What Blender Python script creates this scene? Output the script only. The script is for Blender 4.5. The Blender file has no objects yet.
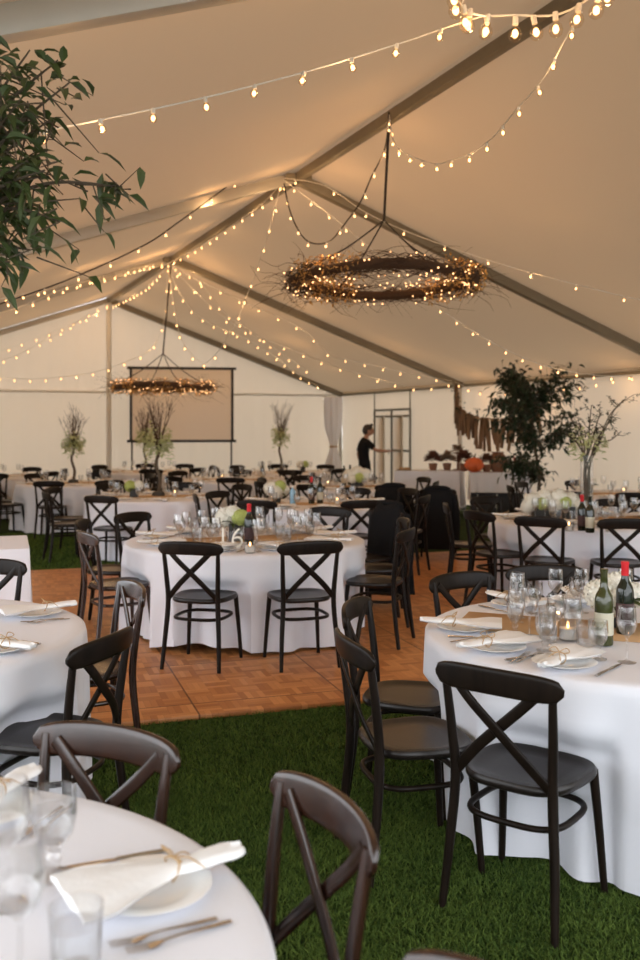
import bpy, bmesh, math, random
from mathutils import Vector, Matrix
import numpy as np
PI = math.pi
random.seed(7)
SC = bpy.context.scene
COL = SC.collection

# ------------------------------------------------------------------ camera, world, light, exposure
F, HY, HC = 933.0, 428.0, 1.65           # focal length in pixels, horizon row, eye height
cd = bpy.data.cameras.new('camera'); cam = bpy.data.objects.new('camera', cd); COL.objects.link(cam)
cam.location = (0, 0, HC); cam.rotation_euler = (PI / 2, 0, 0)
cd.sensor_fit = 'VERTICAL'; cd.sensor_height = 36; cd.lens = 36 * F / 960
cd.shift_y = (HY - 480) / 960.0
cd.clip_end = 300
cd.dof.use_dof = True; cd.dof.focus_distance = 4.2; cd.dof.aperture_fstop = 2.8
SC.camera = cam

world = bpy.data.worlds.new('sky'); SC.world = world; world.use_nodes = True
wn = world.node_tree; wn.nodes.clear()
wo = wn.nodes.new('ShaderNodeOutputWorld'); wb = wn.nodes.new('ShaderNodeBackground')
wb.inputs[0].default_value = (0.93, 0.96, 1.0, 1); wb.inputs[1].default_value = 3.0
wn.links.new(wb.outputs[0], wo.inputs[0])

vs = SC.view_settings
vs.view_transform = 'Standard'; vs.look = 'None'; vs.gamma = 1.0; vs.use_curve_mapping = False
vs.exposure = 0.14
SC.cycles.transparent_max_bounces = 24
SC.cycles.max_bounces = 8
SC.cycles.caustics_reflective = False; SC.cycles.caustics_refractive = False
SC.cycles.sample_clamp_indirect = 4.0

def area(name, loc, target, sx, sy, power, col):
    l = bpy.data.lights.new(name, 'AREA'); l.shape = 'RECTANGLE'; l.size = sx; l.size_y = sy
    l.energy = power; l.color = col
    o = bpy.data.objects.new(name, l); COL.objects.link(o); o.location = loc
    d = Vector(target) - Vector(loc); o.rotation_euler = d.to_track_quat('-Z', 'Y').to_euler()
    return o

# tent frame of reference: a along the ridge from the gable, w across, z up
AX = Vector((0.399, -0.917, 0)); UX = Vector((0.917, 0.399, 0)); P0 = Vector((-5.30, 23.32, 0))
HW, EAVE, RIDGE, BAY = 6.39, 2.56, 4.83, 6.25
def T(a, w, z): return P0 + AX * a + UX * w + Vector((0, 0, z))
def aw(x, y):
    d = Vector((x, y, 0)) - P0
    return d.dot(AX), d.dot(UX)
def P(px, py, d): return Vector(((px - 320) / F * d, d, HC + (HY - py) / F * d))
TENT_ROT = math.atan2(UX.y, UX.x)

# daylight through the open long side and the open end of the tent
area('daylight_side', T(18.5, -HW - 1.2, 1.7), T(14, 1.5, 0.8), 12, 2.6, 60, (0.93, 0.96, 1.0))
area('daylight_end', T(26.5, -1.0, 1.9), T(12, -1.0, 0.9), 10, 3.0, 60, (0.95, 0.97, 1.0))

# ------------------------------------------------------------------ materials
MATS = {}
def mat(name):
    m = bpy.data.materials.new(name); m.use_nodes = True; MATS[name] = m
    nt = m.node_tree; b = nt.nodes['Principled BSDF']
    return m, nt, b
def simple(name, col, rough=0.5, metal=0.0, spec=0.5, noise=0.0, nscale=20, bump=0.0, bscale=60, emit=None, estr=0, coat=0):
    m, nt, b = mat(name)
    b.inputs['Base Color'].default_value = (*col, 1); b.inputs['Roughness'].default_value = rough
    b.inputs['Metallic'].default_value = metal; b.inputs['Specular IOR Level'].default_value = spec
    b.inputs['Coat Weight'].default_value = coat
    tc = nt.nodes.new('ShaderNodeTexCoord')
    if noise:
        n = nt.nodes.new('ShaderNodeTexNoise'); n.inputs['Scale'].default_value = nscale; n.inputs['Detail'].default_value = 4
        nt.links.new(tc.outputs['Object'], n.inputs['Vector'])
        r = nt.nodes.new('ShaderNodeMapRange'); r.inputs[3].default_value = 1 - noise; r.inputs[4].default_value = 1 + noise
        nt.links.new(n.outputs['Fac'], r.inputs[0])
        h = nt.nodes.new('ShaderNodeHueSaturation'); h.inputs['Color'].default_value = (*col, 1)
        nt.links.new(r.outputs[0], h.inputs['Value']); nt.links.new(h.outputs[0], b.inputs['Base Color'])
    if bump:
        n = nt.nodes.new('ShaderNodeTexNoise'); n.inputs['Scale'].default_value = bscale; n.inputs['Detail'].default_value = 5
        nt.links.new(tc.outputs['Object'], n.inputs['Vector'])
        bp = nt.nodes.new('ShaderNodeBump'); bp.inputs['Strength'].default_value = bump; bp.inputs['Distance'].default_value = 0.02
        nt.links.new(n.outputs['Fac'], bp.inputs['Height']); nt.links.new(bp.outputs[0], b.inputs['Normal'])
    if emit:
        b.inputs['Emission Color'].default_value = (*emit, 1); b.inputs['Emission Strength'].default_value = estr
    return m
def wood(name, c1, c2, rough, scale=(30, 30, 3), spec=0.5):
    m, nt, b = mat(name)
    tc = nt.nodes.new('ShaderNodeTexCoord'); mp = nt.nodes.new('ShaderNodeMapping'); mp.inputs['Scale'].default_value = scale
    n = nt.nodes.new('ShaderNodeTexNoise'); n.inputs['Scale'].default_value = 1.5; n.inputs['Detail'].default_value = 6
    r = nt.nodes.new('ShaderNodeValToRGB')
    r.color_ramp.elements[0].position = 0.3; r.color_ramp.elements[0].color = (*c1, 1)
    r.color_ramp.elements[1].position = 0.72; r.color_ramp.elements[1].color = (*c2, 1)
    nt.links.new(tc.outputs['Object'], mp.inputs[0]); nt.links.new(mp.outputs[0], n.inputs['Vector'])
    nt.links.new(n.outputs['Fac'], r.inputs[0]); nt.links.new(r.outputs[0], b.inputs['Base Color'])
    b.inputs['Roughness'].default_value = rough; b.inputs['Specular IOR Level'].default_value = spec
    return m
def fabric(name, col, trans=0.5, rough=0.8, bump=0.25, bscale=2.0, tcol=None, seam=None, noise=0.06):
    """diffuse + translucent sheet"""
    m = bpy.data.materials.new(name); m.use_nodes = True; MATS[name] = m
    nt = m.node_tree; nt.nodes.clear()
    o = nt.nodes.new('ShaderNodeOutputMaterial'); mx = nt.nodes.new('ShaderNodeMixShader'); mx.inputs[0].default_value = trans
    d = nt.nodes.new('ShaderNodeBsdfPrincipled'); t = nt.nodes.new('ShaderNodeBsdfTranslucent')
    d.inputs['Roughness'].default_value = rough; d.inputs['Specular IOR Level'].default_value = 0.25
    d.inputs['Base Color'].default_value = (*col, 1); t.inputs[0].default_value = (*(tcol or col), 1)
    tc = nt.nodes.new('ShaderNodeTexCoord')
    n = nt.nodes.new('ShaderNodeTexNoise'); n.inputs['Scale'].default_value = bscale; n.inputs['Detail'].default_value = 4
    nt.links.new(tc.outputs['Object'], n.inputs['Vector'])
    bp = nt.nodes.new('ShaderNodeBump'); bp.inputs['Strength'].default_value = bump; bp.inputs['Distance'].default_value = 0.1
    nt.links.new(n.outputs['Fac'], bp.inputs['Height'])
    nt.links.new(bp.outputs[0], d.inputs['Normal']); nt.links.new(bp.outputs[0], t.inputs['Normal'])
    nt.links.new(t.outputs[0], mx.inputs[2]); nt.links.new(d.outputs[0], mx.inputs[1])
    nt.links.new(mx.outputs[0], o.inputs[0])
    return m
def glass(name, tint=(1, 1, 1), refl=0.9, base=0.05):
    m = bpy.data.materials.new(name); m.use_nodes = True; MATS[name] = m
    nt = m.node_tree; nt.nodes.clear()
    o = nt.nodes.new('ShaderNodeOutputMaterial'); mx = nt.nodes.new('ShaderNodeMixShader')
    t = nt.nodes.new('ShaderNodeBsdfTransparent'); t.inputs[0].default_value = (*tint, 1)
    g = nt.nodes.new('ShaderNodeBsdfGlossy'); g.inputs['Roughness'].default_value = 0.04
    lw = nt.nodes.new('ShaderNodeLayerWeight'); lw.inputs[0].default_value = 0.35
    r = nt.nodes.new('ShaderNodeMapRange'); r.inputs[3].default_value = base; r.inputs[4].default_value = refl
    nt.links.new(lw.outputs['Facing'], r.inputs[0]); nt.links.new(r.outputs[0], mx.inputs[0])
    nt.links.new(t.outputs[0], mx.inputs[1]); nt.links.new(g.outputs[0], mx.inputs[2]); nt.links.new(mx.outputs[0], o.inputs[0])
    return m
def emis(name, col, s):
    m = bpy.data.materials.new(name); m.use_nodes = True; MATS[name] = m
    nt = m.node_tree; nt.nodes.clear()
    o = nt.nodes.new('ShaderNodeOutputMaterial'); e = nt.nodes.new('ShaderNodeEmission')
    e.inputs[0].default_value = (*col, 1); e.inputs[1].default_value = s
    nt.links.new(e.outputs[0], o.inputs[0]); return m

M_BLACK = wood('black_stained_wood', (.0075, .005, .0036), (.015, .0095, .0065), .36, spec=.16)
M_SEAT = wood('polished_black_seat', (.010, .0075, .0065), (.018, .013, .011), .30, spec=.35)
M_BROWN = wood('walnut_stained_wood', (.014, .005, .003), (.034, .012, .006), .24, spec=.75)
M_ALU = simple('aluminium', (.46, .43, .38), .5, .35, noise=.08, nscale=6)
M_RAFT = simple('shaded_beam', (.22, .19, .14), .55, .3, noise=.12, nscale=5)  # darker copy of the frame aluminium, shade put into its colour
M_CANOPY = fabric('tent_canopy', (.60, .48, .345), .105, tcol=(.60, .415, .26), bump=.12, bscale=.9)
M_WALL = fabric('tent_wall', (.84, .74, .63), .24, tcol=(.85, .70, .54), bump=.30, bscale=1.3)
M_CLOTH = simple('white_tablecloth', (.80, .81, .87), .75, spec=.2, bump=.10, bscale=9)
M_NAPKIN = simple('white_napkin', (.88, .88, .88), .8, spec=.2, bump=.12, bscale=60)
M_CHINA = simple('white_china', (.86, .86, .85), .15, spec=.5)
M_STEEL = simple('steel_cutlery', (.55, .54, .53), .22, 1.0)
M_TWINE = simple('jute_twine', (.45, .30, .16), .9, noise=.2, nscale=80)
M_KRAFT = simple('kraft_paper', (.50, .31, .155), .8, noise=.06, nscale=30)
M_GLASS = glass('clear_glass', (.98, .98, .98), .62, .03)
M_WATER = glass('water', (.95, .96, .97), .40, .03)
M_BOTTLE = simple('dark_bottle_glass', (.012, .016, .010), .06, spec=.6)
M_GREENB = simple('green_bottle_glass', (.042, .046, .013), .06, spec=.7)
M_REDCAP = simple('red_foil', (.62, .02, .03), .35, spec=.5)
M_LABEL = simple('paper_label', (.55, .52, .40), .7)
M_DLABEL = simple('dark_label', (.05, .02, .02), .6)
M_CANDLE = simple('candle_wax', (.80, .74, .66), .5)
M_FLAME = emis('flame', (1, .55, .2), 9)
M_BULB = emis('warm_filament', (1, .56, .24), 5)
M_BULBG = glass('bulb_glass', (1, .94, .86), .30, .02)
M_FAIRY = emis('fairy_light', (1, .52, .22), 4)
M_CORDW = simple('white_cord', (.75, .71, .64), .6)
M_CORDB = simple('dark_cord', (.03, .022, .018), .7)
M_TWIG = simple('brown_twig', (.075, .040, .022), .85, noise=.3, nscale=30)
M_DRIED = simple('dried_amber_foliage', (.62, .35, .10), .85, noise=.35, nscale=25)
M_BARK = simple('grey_brown_bark', (.10, .075, .05), .9, noise=.3, nscale=40, bump=.5)
M_LEAF = simple('dark_leaf', (.055, .078, .020), .45, noise=.35, nscale=9)
M_LEAF2 = simple('deep_green_leaf', (.016, .032, .012), .5, noise=.3, nscale=6)
M_PALELEAF = simple('pale_blossom', (.52, .56, .28), .7, noise=.2, nscale=30)
M_WHITEFL = simple('white_petal', (.84, .82, .72), .7, noise=.08, nscale=40)
M_GREENFL = simple('lime_petal', (.48, .55, .16), .7, noise=.15, nscale=40)
M_DARKVASE = simple('dark_planter', (.03, .03, .028), .6)
M_SCREEN = simple('screen_fabric', (.88, .80, .70), .8)
M_FRAME = simple('black_frame', (.015, .015, .014), .5)
M_CLOTHBLK = simple('black_cloth', (.009, .009, .010), .85, spec=.15, bump=.3, bscale=20)
M_SKIN = simple('skin', (.36, .19, .12), .55)
M_HAIR = simple('dark_hair', (.018, .012, .009), .6)
M_LOG = wood('split_log', (.09, .05, .028), (.26, .16, .09), .85, (10, 10, 2))
M_ORANGE = simple('orange_skin', (.70, .13, .03), .5, noise=.2, nscale=10)
M_POTTERY = simple('brown_pottery', (.20, .09, .05), .55, noise=.15, nscale=12)
M_DOORPANE = fabric('door_panel', (.62, .56, .48), .15, bump=.05)
M_DOORFR = simple('grey_door_frame', (.16, .15, .12), .5, .3)
M_TERRA = simple('terracotta', (.30, .13, .07), .8)
M_CARD = simple('cream_card', (.80, .77, .68), .8)
M_TABLEWOOD = wood('plywood', (.20, .13, .07), (.32, .22, .13), .6)
M_WHITEPAINT = simple('white_painted_metal', (.78, .76, .72), .5)

# grass ground
def grass_ground():
    m, nt, b = mat('lawn_soil')
    tc = nt.nodes.new('ShaderNodeTexCoord'); n = nt.nodes.new('ShaderNodeTexNoise'); n.inputs['Scale'].default_value = 3; n.inputs['Detail'].default_value = 8
    r = nt.nodes.new('ShaderNodeValToRGB')
    r.color_ramp.elements[0].position = .3; r.color_ramp.elements[0].color = (.012, .026, .007, 1)
    r.color_ramp.elements[1].position = .75; r.color_ramp.elements[1].color = (.034, .062, .013, 1)
    nt.links.new(tc.outputs['Object'], n.inputs['Vector']); nt.links.new(n.outputs['Fac'], r.inputs[0]); nt.links.new(r.outputs[0], b.inputs['Base Color'])
    b.inputs['Roughness'].default_value = .95; b.inputs['Specular IOR Level'].default_value = .1
    return m
M_GRASSG = grass_ground()
def grass_blades_mat():
    m, nt, b = mat('grass_blade')
    g = nt.nodes.new('ShaderNodeNewGeometry'); n = nt.nodes.new('ShaderNodeTexNoise'); n.inputs['Scale'].default_value = 2.2; n.inputs['Detail'].default_value = 3
    mx = nt.nodes.new('ShaderNodeMath'); mx.operation = 'ADD'
    sc = nt.nodes.new('ShaderNodeMath'); sc.operation = 'MULTIPLY'; sc.inputs[1].default_value = .55
    nt.links.new(g.outputs['Position'], n.inputs['Vector'])
    nt.links.new(g.outputs['Random Per Island'], sc.inputs[0]); nt.links.new(sc.outputs[0], mx.inputs[0]); 
    sc2 = nt.nodes.new('ShaderNodeMath'); sc2.operation = 'MULTIPLY'; sc2.inputs[1].default_value = .5
    nt.links.new(n.outputs['Fac'], sc2.inputs[0]); nt.links.new(sc2.outputs[0], mx.inputs[1])
    r = nt.nodes.new('ShaderNodeValToRGB')
    r.color_ramp.elements[0].position = .15; r.color_ramp.elements[0].color = (.024, .056, .010, 1)
    r.color_ramp.elements[1].position = .85; r.color_ramp.elements[1].color = (.120, .178, .032, 1)
    nt.links.new(mx.outputs[0], r.inputs[0]); nt.links.new(r.outputs[0], b.inputs['Base Color'])
    b.inputs['Roughness'].default_value = .75; b.inputs['Specular IOR Level'].default_value = .15
    return m
M_BLADE = grass_blades_mat()
def parquet():
    m, nt, b = mat('parquet_dance_floor')
    N = nt.nodes.new; L = nt.links.new
    def math_(op, a, b_=None):
        n = N('ShaderNodeMath'); n.operation = op
        for i, v in enumerate((a, b_)):
            if v is None: continue
            if isinstance(v, (int, float)): n.inputs[i].default_value = v
            else: L(v, n.inputs[i])
        return n.outputs[0]
    tc = N('ShaderNodeTexCoord'); s = N('ShaderNodeSeparateXYZ'); L(tc.outputs['Object'], s.inputs[0])
    x, y = s.outputs[0], s.outputs[1]
    B = 0.152
    cx, cy = math_('FLOOR', math_('DIVIDE', x, B)), math_('FLOOR', math_('DIVIDE', y, B))
    par = math_('FLOORED_MODULO', math_('ADD', cx, cy), 2.0)
    # strip coordinate inside the block: across x or across y
    fx, fy = math_('FRACT', math_('DIVIDE', x, B)), math_('FRACT', math_('DIVIDE', y, B))
    pick = N('ShaderNodeMix'); pick.data_type = 'FLOAT'; L(par, pick.inputs[0]); L(fx, pick.inputs[2]); L(fy, pick.inputs[3])
    strip = math_('MULTIPLY', pick.outputs[0], 4.0)
    sid = math_('FLOOR', strip); sfr = math_('FRACT', strip)
    cv = N('ShaderNodeCombineXYZ'); L(cx, cv.inputs[0]); L(cy, cv.inputs[1]); L(sid, cv.inputs[2])
    wn_ = N('ShaderNodeTexWhiteNoise'); wn_.noise_dimensions = '3D'; L(cv.outputs[0], wn_.inputs['Vector'])
    cv2 = N('ShaderNodeCombineXYZ'); L(math_('FLOOR', math_('DIVIDE', x, B * 6)), cv2.inputs[0]); L(math_('FLOOR', math_('DIVIDE', y, B * 6)), cv2.inputs[1])
    wn2 = N('ShaderNodeTexWhiteNoise'); wn2.noise_dimensions = '2D'; L(cv2.outputs[0], wn2.inputs['Vector'])
    f = math_('ADD', math_('MULTIPLY', wn_.outputs[0], .75), math_('MULTIPLY', wn2.outputs[0], .25))
    ramp = N('ShaderNodeValToRGB'); L(f, ramp.inputs[0])
    ramp.color_ramp.elements[0].color = (.34, .118, .033, 1); ramp.color_ramp.elements[1].color = (.66, .300, .110, 1)
    e = ramp.color_ramp.elements.new(.5); e.color = (.52, .210, .068, 1)
    # joints
    j1 = math_('LESS_THAN', sfr, .06)
    px, py = math_('FRACT', math_('DIVIDE', x, B * 6)), math_('FRACT', math_('DIVIDE', y, B * 6))
    j2 = math_('MAXIMUM', math_('LESS_THAN', px, .012), math_('LESS_THAN', py, .012))
    j = math_('MAXIMUM', math_('MULTIPLY', j1, .30), math_('MULTIPLY', j2, .75))
    mx = N('ShaderNodeMix'); mx.data_type = 'RGBA'; L(j, mx.inputs[0]); L(ramp.outputs[0], mx.inputs[6]); mx.inputs[7].default_value = (.07, .025, .01, 1)
    L(mx.outputs[2], b.inputs['Base Color']); b.inputs['Roughness'].default_value = .42; b.inputs['Specular IOR Level'].default_value = .35
    return m
M_PARQ = parquet()

# ------------------------------------------------------------------ mesh helpers
class MB:
    def __init__(s): s.v = []; s.f = []; s.m = []
    def add(s, vs_, fs, mi=0):
        o = len(s.v); s.v.extend([tuple(v) for v in vs_])
        for f in fs: s.f.append(tuple(i + o for i in f)); s.m.append(mi)
    def tube(s, pts, r, n=8, mi=0, up=None, closed=False, power=1.0):
        pts = [Vector(p) for p in pts]; k = len(pts)
        rr = r if isinstance(r, (list, tuple)) and len(r) == k else [r] * k
        vs_ = []; prev = None
        for i, p in enumerate(pts):
            if closed: t = (pts[(i + 1) % k] - pts[i - 1])
            else: t = pts[min(i + 1, k - 1)] - pts[max(i - 1, 0)]
            t = t.normalized() if t.length > 1e-9 else Vector((0, 0, 1))
            if up is not None:
                u = Vector(up)
            elif prev is None:
                u = Vector((0, 0, 1)) if abs(t.z) < .9 else Vector((1, 0, 0))
            else: u = prev
            u = (u - t * u.dot(t))
            u = u.normalized() if u.length > 1e-6 else t.orthogonal().normalized()
            prev = u; b = t.cross(u)
            ra, rb = rr[i] if isinstance(rr[i], (tuple, list)) else (rr[i], rr[i])
            for q in range(n):
                a = 2 * PI * q / n; c, sn = math.cos(a), math.sin(a)
                c = math.copysign(abs(c) ** power, c); sn = math.copysign(abs(sn) ** power, sn)
                vs_.append(p + u * (c * ra) + b * (sn * rb))
        fs = []
        for i in range(k if closed else k - 1):
            i2 = (i + 1) % k
            for q in range(n):
                q2 = (q + 1) % n
                fs.append((i * n + q, i * n + q2, i2 * n + q2, i2 * n + q))
        if not closed:
            fs.append(tuple(range(n))[::-1]); fs.append(tuple((k - 1) * n + q for q in range(n)))
        s.add(vs_, fs, mi); return s
    def lathe(s, prof, c=(0, 0, 0), n=16, mi=0, sx=1, sy=1):
        c = Vector(c); vs_ = []; fs = []; idx = []
        for (r, z) in prof:
            if r < 1e-6: idx.append([len(vs_)] * n); vs_.append(c + Vector((0, 0, z)))
            else:
                idx.append(list(range(len(vs_), len(vs_) + n)))
                for q in range(n):
                    a = 2 * PI * q / n; vs_.append(c + Vector((r * sx * math.cos(a), r * sy * math.sin(a), z)))
        for i in range(len(prof) - 1):
            for q in range(n):
                q2 = (q + 1) % n; f = [idx[i][q], idx[i][q2], idx[i + 1][q2], idx[i + 1][q]]
                g = []
                for x in f:
                    if x not in g: g.append(x)
                if len(g) >= 3: fs.append(tuple(g))
        s.add(vs_, fs, mi); return s
    def ell(s, c, r, n=12, m=8, mi=0, rot=None):
        r = r if isinstance(r, (tuple, list)) else (r, r, r)
        R = rot or Matrix.Identity(3); c = Vector(c); vs_ = []; fs = []
        for i in range(m + 1):
            th = PI * i / m
            for q in range(n):
                a = 2 * PI * q / n
                vs_.append(c + R @ Vector((r[0] * math.sin(th) * math.cos(a), r[1] * math.sin(th) * math.sin(a), -r[2] * math.cos(th))))
        for i in range(m):
            for q in range(n):
                q2 = (q + 1) % n; fs.append((i * n + q, i * n + q2, (i + 1) * n + q2, (i + 1) * n + q))
        s.add(vs_, fs, mi); return s
    def box(s, c, size, rot=0.0, mi=0, bev=0.0, M=None):
        bm = bmesh.new(); bmesh.ops.create_cube(bm, size=1)
        for v in bm.verts: v.co = Vector((v.co.x * size[0], v.co.y * size[1], v.co.z * size[2]))
        if bev: bmesh.ops.bevel(bm, geom=bm.edges[:], offset=bev, segments=2, affect='EDGES', profile=.5)
        R = M or Matrix.Rotation(rot, 3, 'Z'); c = Vector(c)
        bm.verts.ensure_lookup_table(); bm.verts.index_update()
        s.add([c + R @ v.co for v in bm.verts], [tuple(v.index for v in f.verts) for f in bm.faces], mi)
        bm.free(); return s
    def beam(s, p, q, wd, ht, mi=0, bev=.008):
        p, q = Vector(p), Vector(q); d = q - p
        z = Vector((0, 0, 1)) if abs(d.normalized().z) < .95 else Vector((1, 0, 0))
        x = d.normalized(); y = z.cross(x).normalized(); z = x.cross(y)
        M = Matrix((x, y, z)).transposed()
        return s.box((p + q) / 2, (d.length, wd, ht), mi=mi, bev=bev, M=M)
    def mesh(s, name, mats, angle=42):
        me = bpy.data.meshes.new(name); me.from_pydata(s.v, [], s.f)
        for m in (mats if isinstance(mats, (list, tuple)) else [mats]): me.materials.append(m)
        me.polygons.foreach_set('material_index', s.m)
        me.polygons.foreach_set('use_smooth', [True] * len(s.f))
        me.update()
        bm = bmesh.new(); bm.from_mesh(me); bmesh.ops.remove_doubles(bm, verts=bm.verts, dist=1e-6)
        bmesh.ops.recalc_face_normals(bm, faces=bm.faces); bm.to_mesh(me); bm.free()
        me.set_sharp_from_angle(angle=math.radians(angle))
        return me
    def build(s, name, mats, parent=None, angle=42):
        return link(name, s.mesh(name, mats, angle), parent)
def link(name, data, parent=None):
    o = bpy.data.objects.new(name, data); COL.objects.link(o)
    if parent: o.parent = parent
    return o
def tag(o, label, cat, group=None, kind=None):
    if label: o['label'] = label
    if cat: o['category'] = cat
    if group: o['group'] = group
    if kind: o['kind'] = kind
    return o
def thing(name, label, cat, loc=(0, 0, 0), rz=0, group=None):
    o = link(name, None); o.location = loc; o.rotation_euler = (0, 0, rz); o.empty_display_size = .1
    return tag(o, label, cat, group)
def struct(o): o['kind'] = 'structure'; return o
KIDS = {}
def kids(o):
    return [c for c in COL.objects if c.parent is o] if o.name not in KIDS else KIDS[o.name]
def proto_done(o):
    KIDS[o.name] = [c for c in COL.objects if c.parent is o]
    for c in KIDS[o.name]:
        KIDS[c.name] = [d for d in COL.objects if d.parent is c]
        for d in KIDS[c.name]: KIDS[d.name] = []
USED = set()
def place(proto, loc, rz=0, label=None, group=None, scale=None, cat=None):
    """first time the prototype itself, then copies of it with copies of its parts"""
    if proto.name not in USED:
        USED.add(proto.name); r = proto
        if proto.name not in KIDS: proto_done(proto)
    else:
        def cp(o, par):
            c = o.copy(); COL.objects.link(c)
            if par: c.parent = par
            for k in KIDS.get(o.name, []): cp(k, c)
            return c
        r = cp(proto, None)
    r.location = loc; r.rotation_euler = (0, 0, rz)
    if scale: r.scale = (scale,) * 3
    if label: r['label'] = label
    if group: r['group'] = group
    elif 'group' in r: del r['group']
    return r
def catmull(pts, per=8):
    pts = [Vector(p) for p in pts]; out = []
    for i in range(len(pts) - 1):
        p0, p1, p2, p3 = pts[max(i - 1, 0)], pts[i], pts[i + 1], pts[min(i + 2, len(pts) - 1)]
        for k in range(per):
            t = k / per
            out.append(.5 * ((2 * p1) + (p2 - p0) * t + (2 * p0 - 5 * p1 + 4 * p2 - p3) * t * t + (3 * p1 - p0 - 3 * p2 + p3) * t ** 3))
    out.append(pts[-1]); return out

# ------------------------------------------------------------------ the tent
def roofz(w): return RIDGE - (RIDGE - EAVE) * abs(w) / HW
def canopy():
    mb = MB(); na, nw = 100, 40; A0, A1 = -.18, 25.0
    vs_ = []
    for i in range(na + 1):
        a = A0 + (A1 - A0) * i / na
        fr = (a % BAY) / BAY; sag = math.sin(PI * fr)
        for k in range(nw + 1):
            w = -(HW + .16) + 2 * (HW + .16) * k / nw
            s_ = sag * (.10 * math.sin(PI * min(1, abs(w) / HW)) )
            vs_.append(T(a, w, roofz(w) + .10 - s_ * .6))
    fs = [(i * (nw + 1) + k, i * (nw + 1) + k + 1, (i + 1) * (nw + 1) + k + 1, (i + 1) * (nw + 1) + k) for i in range(na) for k in range(nw)]
    mb.add(vs_, fs)
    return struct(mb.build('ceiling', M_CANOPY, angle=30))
canopy()
def wall(name, pfun, n, top, wav=.02, m=M_WALL):
    """hanging side wall: pfun(t) -> ground point and outward dir, top(t) height"""
    mb = MB(); nz = 12; vs_ = []
    for i in range(n + 1):
        p, o = pfun(i / n)
        for k in range(nz + 1):
            f = k / nz; z = top(i / n) * f
            off = wav * math.sin(i * 1.7 + math.sin(i * .37) * 2) * (1 - .75 * f)
            vs_.append(p + o * off + Vector((0, 0, z)))
    mb.add(vs_, [(i * (nz + 1) + k, (i + 1) * (nz + 1) + k, (i + 1) * (nz + 1) + k + 1, i * (nz + 1) + k + 1) for i in range(n) for k in range(nz)])
    return struct(mb.build(name, m, angle=60))
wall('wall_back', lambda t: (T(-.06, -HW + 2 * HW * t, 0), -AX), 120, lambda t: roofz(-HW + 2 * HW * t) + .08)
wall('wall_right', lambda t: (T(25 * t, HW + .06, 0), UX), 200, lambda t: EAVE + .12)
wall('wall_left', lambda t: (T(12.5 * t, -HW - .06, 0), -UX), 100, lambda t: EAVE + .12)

tn = [0]
def trim(mb, m, label=None):
    tn[0] += 1
    o = mb.build('trim_%d' % tn[0], m); struct(o); return o
for a in (.10, BAY, 2 * BAY, 19.3, 24.95):
    for sgn in (-1, 1):
        trim(MB().beam(T(a, 0, RIDGE), T(a, sgn * HW, EAVE), .12, .13), M_RAFT if sgn > 0 else M_ALU)  # right rafters take the shaded tone, left ones the lit tone
        trim(MB().tube([T(a, sgn * (HW - .04), 0), T(a, sgn * (HW - .04), EAVE - .02)], .045, 12), M_ALU)
trim(MB().beam(T(.0, 0, RIDGE - .02), T(25, 0, RIDGE - .02), .09, .11), M_RAFT)
for sgn in (-1, 1): trim(MB().beam(T(0, sgn * HW, EAVE), T(25, sgn * HW, EAVE), .055, .06), M_RAFT)
trim(MB().tube([T(.12, 0, 0), T(.12, 0, RIDGE - .05)], .065, 14), M_WHITEPAINT)
trim(MB().beam(T(.05, -HW, EAVE - .02), T(.05, HW, EAVE - .02), .05, .06), M_WHITEPAINT)
# hub plates where the rafters meet the ridge
for a in (BAY, 2 * BAY, 19.3):
    trim(MB().box(T(a, 0, RIDGE - .03), (.34, .30, .09), TENT_ROT, bev=.015), M_RAFT)

# door in the long wall
def door():
    a0, a1 = aw(1.40, 23.9)[0], aw(2.18, 22.2)[0]; w = HW - .02; h = 2.10
    mb = MB(); t = .05
    for a in (a0, (a0 + a1) / 2, a1): mb.beam(T(a, w, 0.0), T(a, w, h), t, t)
    for z in (h, h - .16): mb.beam(T(a0, w, z), T(a1, w, z), t, t)
    mb.beam(T((a0 + a1) / 2, w, 1.10), T(a1, w, 1.10), t, t)
    d = struct(link('door_1', None))
    mb.build('door_frame', M_DOORFR, d)
    for k in range(2):
        b0 = a0 + (a1 - a0) * k / 2; b1 = b0 + (a1 - a0) / 2
        MB().beam(T((b0 + b1) / 2, w + .01, .03), T((b0 + b1) / 2, w + .01, h - .15), (b1 - b0) - .04, .012, bev=0).build('door_panel', M_DOORPANE, d)
    MB().tube([T((a0 + a1) / 2 - .06, w - .05, 1.0), T((a0 + a1) / 2 - .06, w - .05, 1.14)], .012, 8).build('door_handle', M_STEEL, d)
    for a in (a0, a1): trim(MB().beam(T(a, w, h), T(a, w, EAVE), .03, .03), M_DOORFR)
door()

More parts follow.
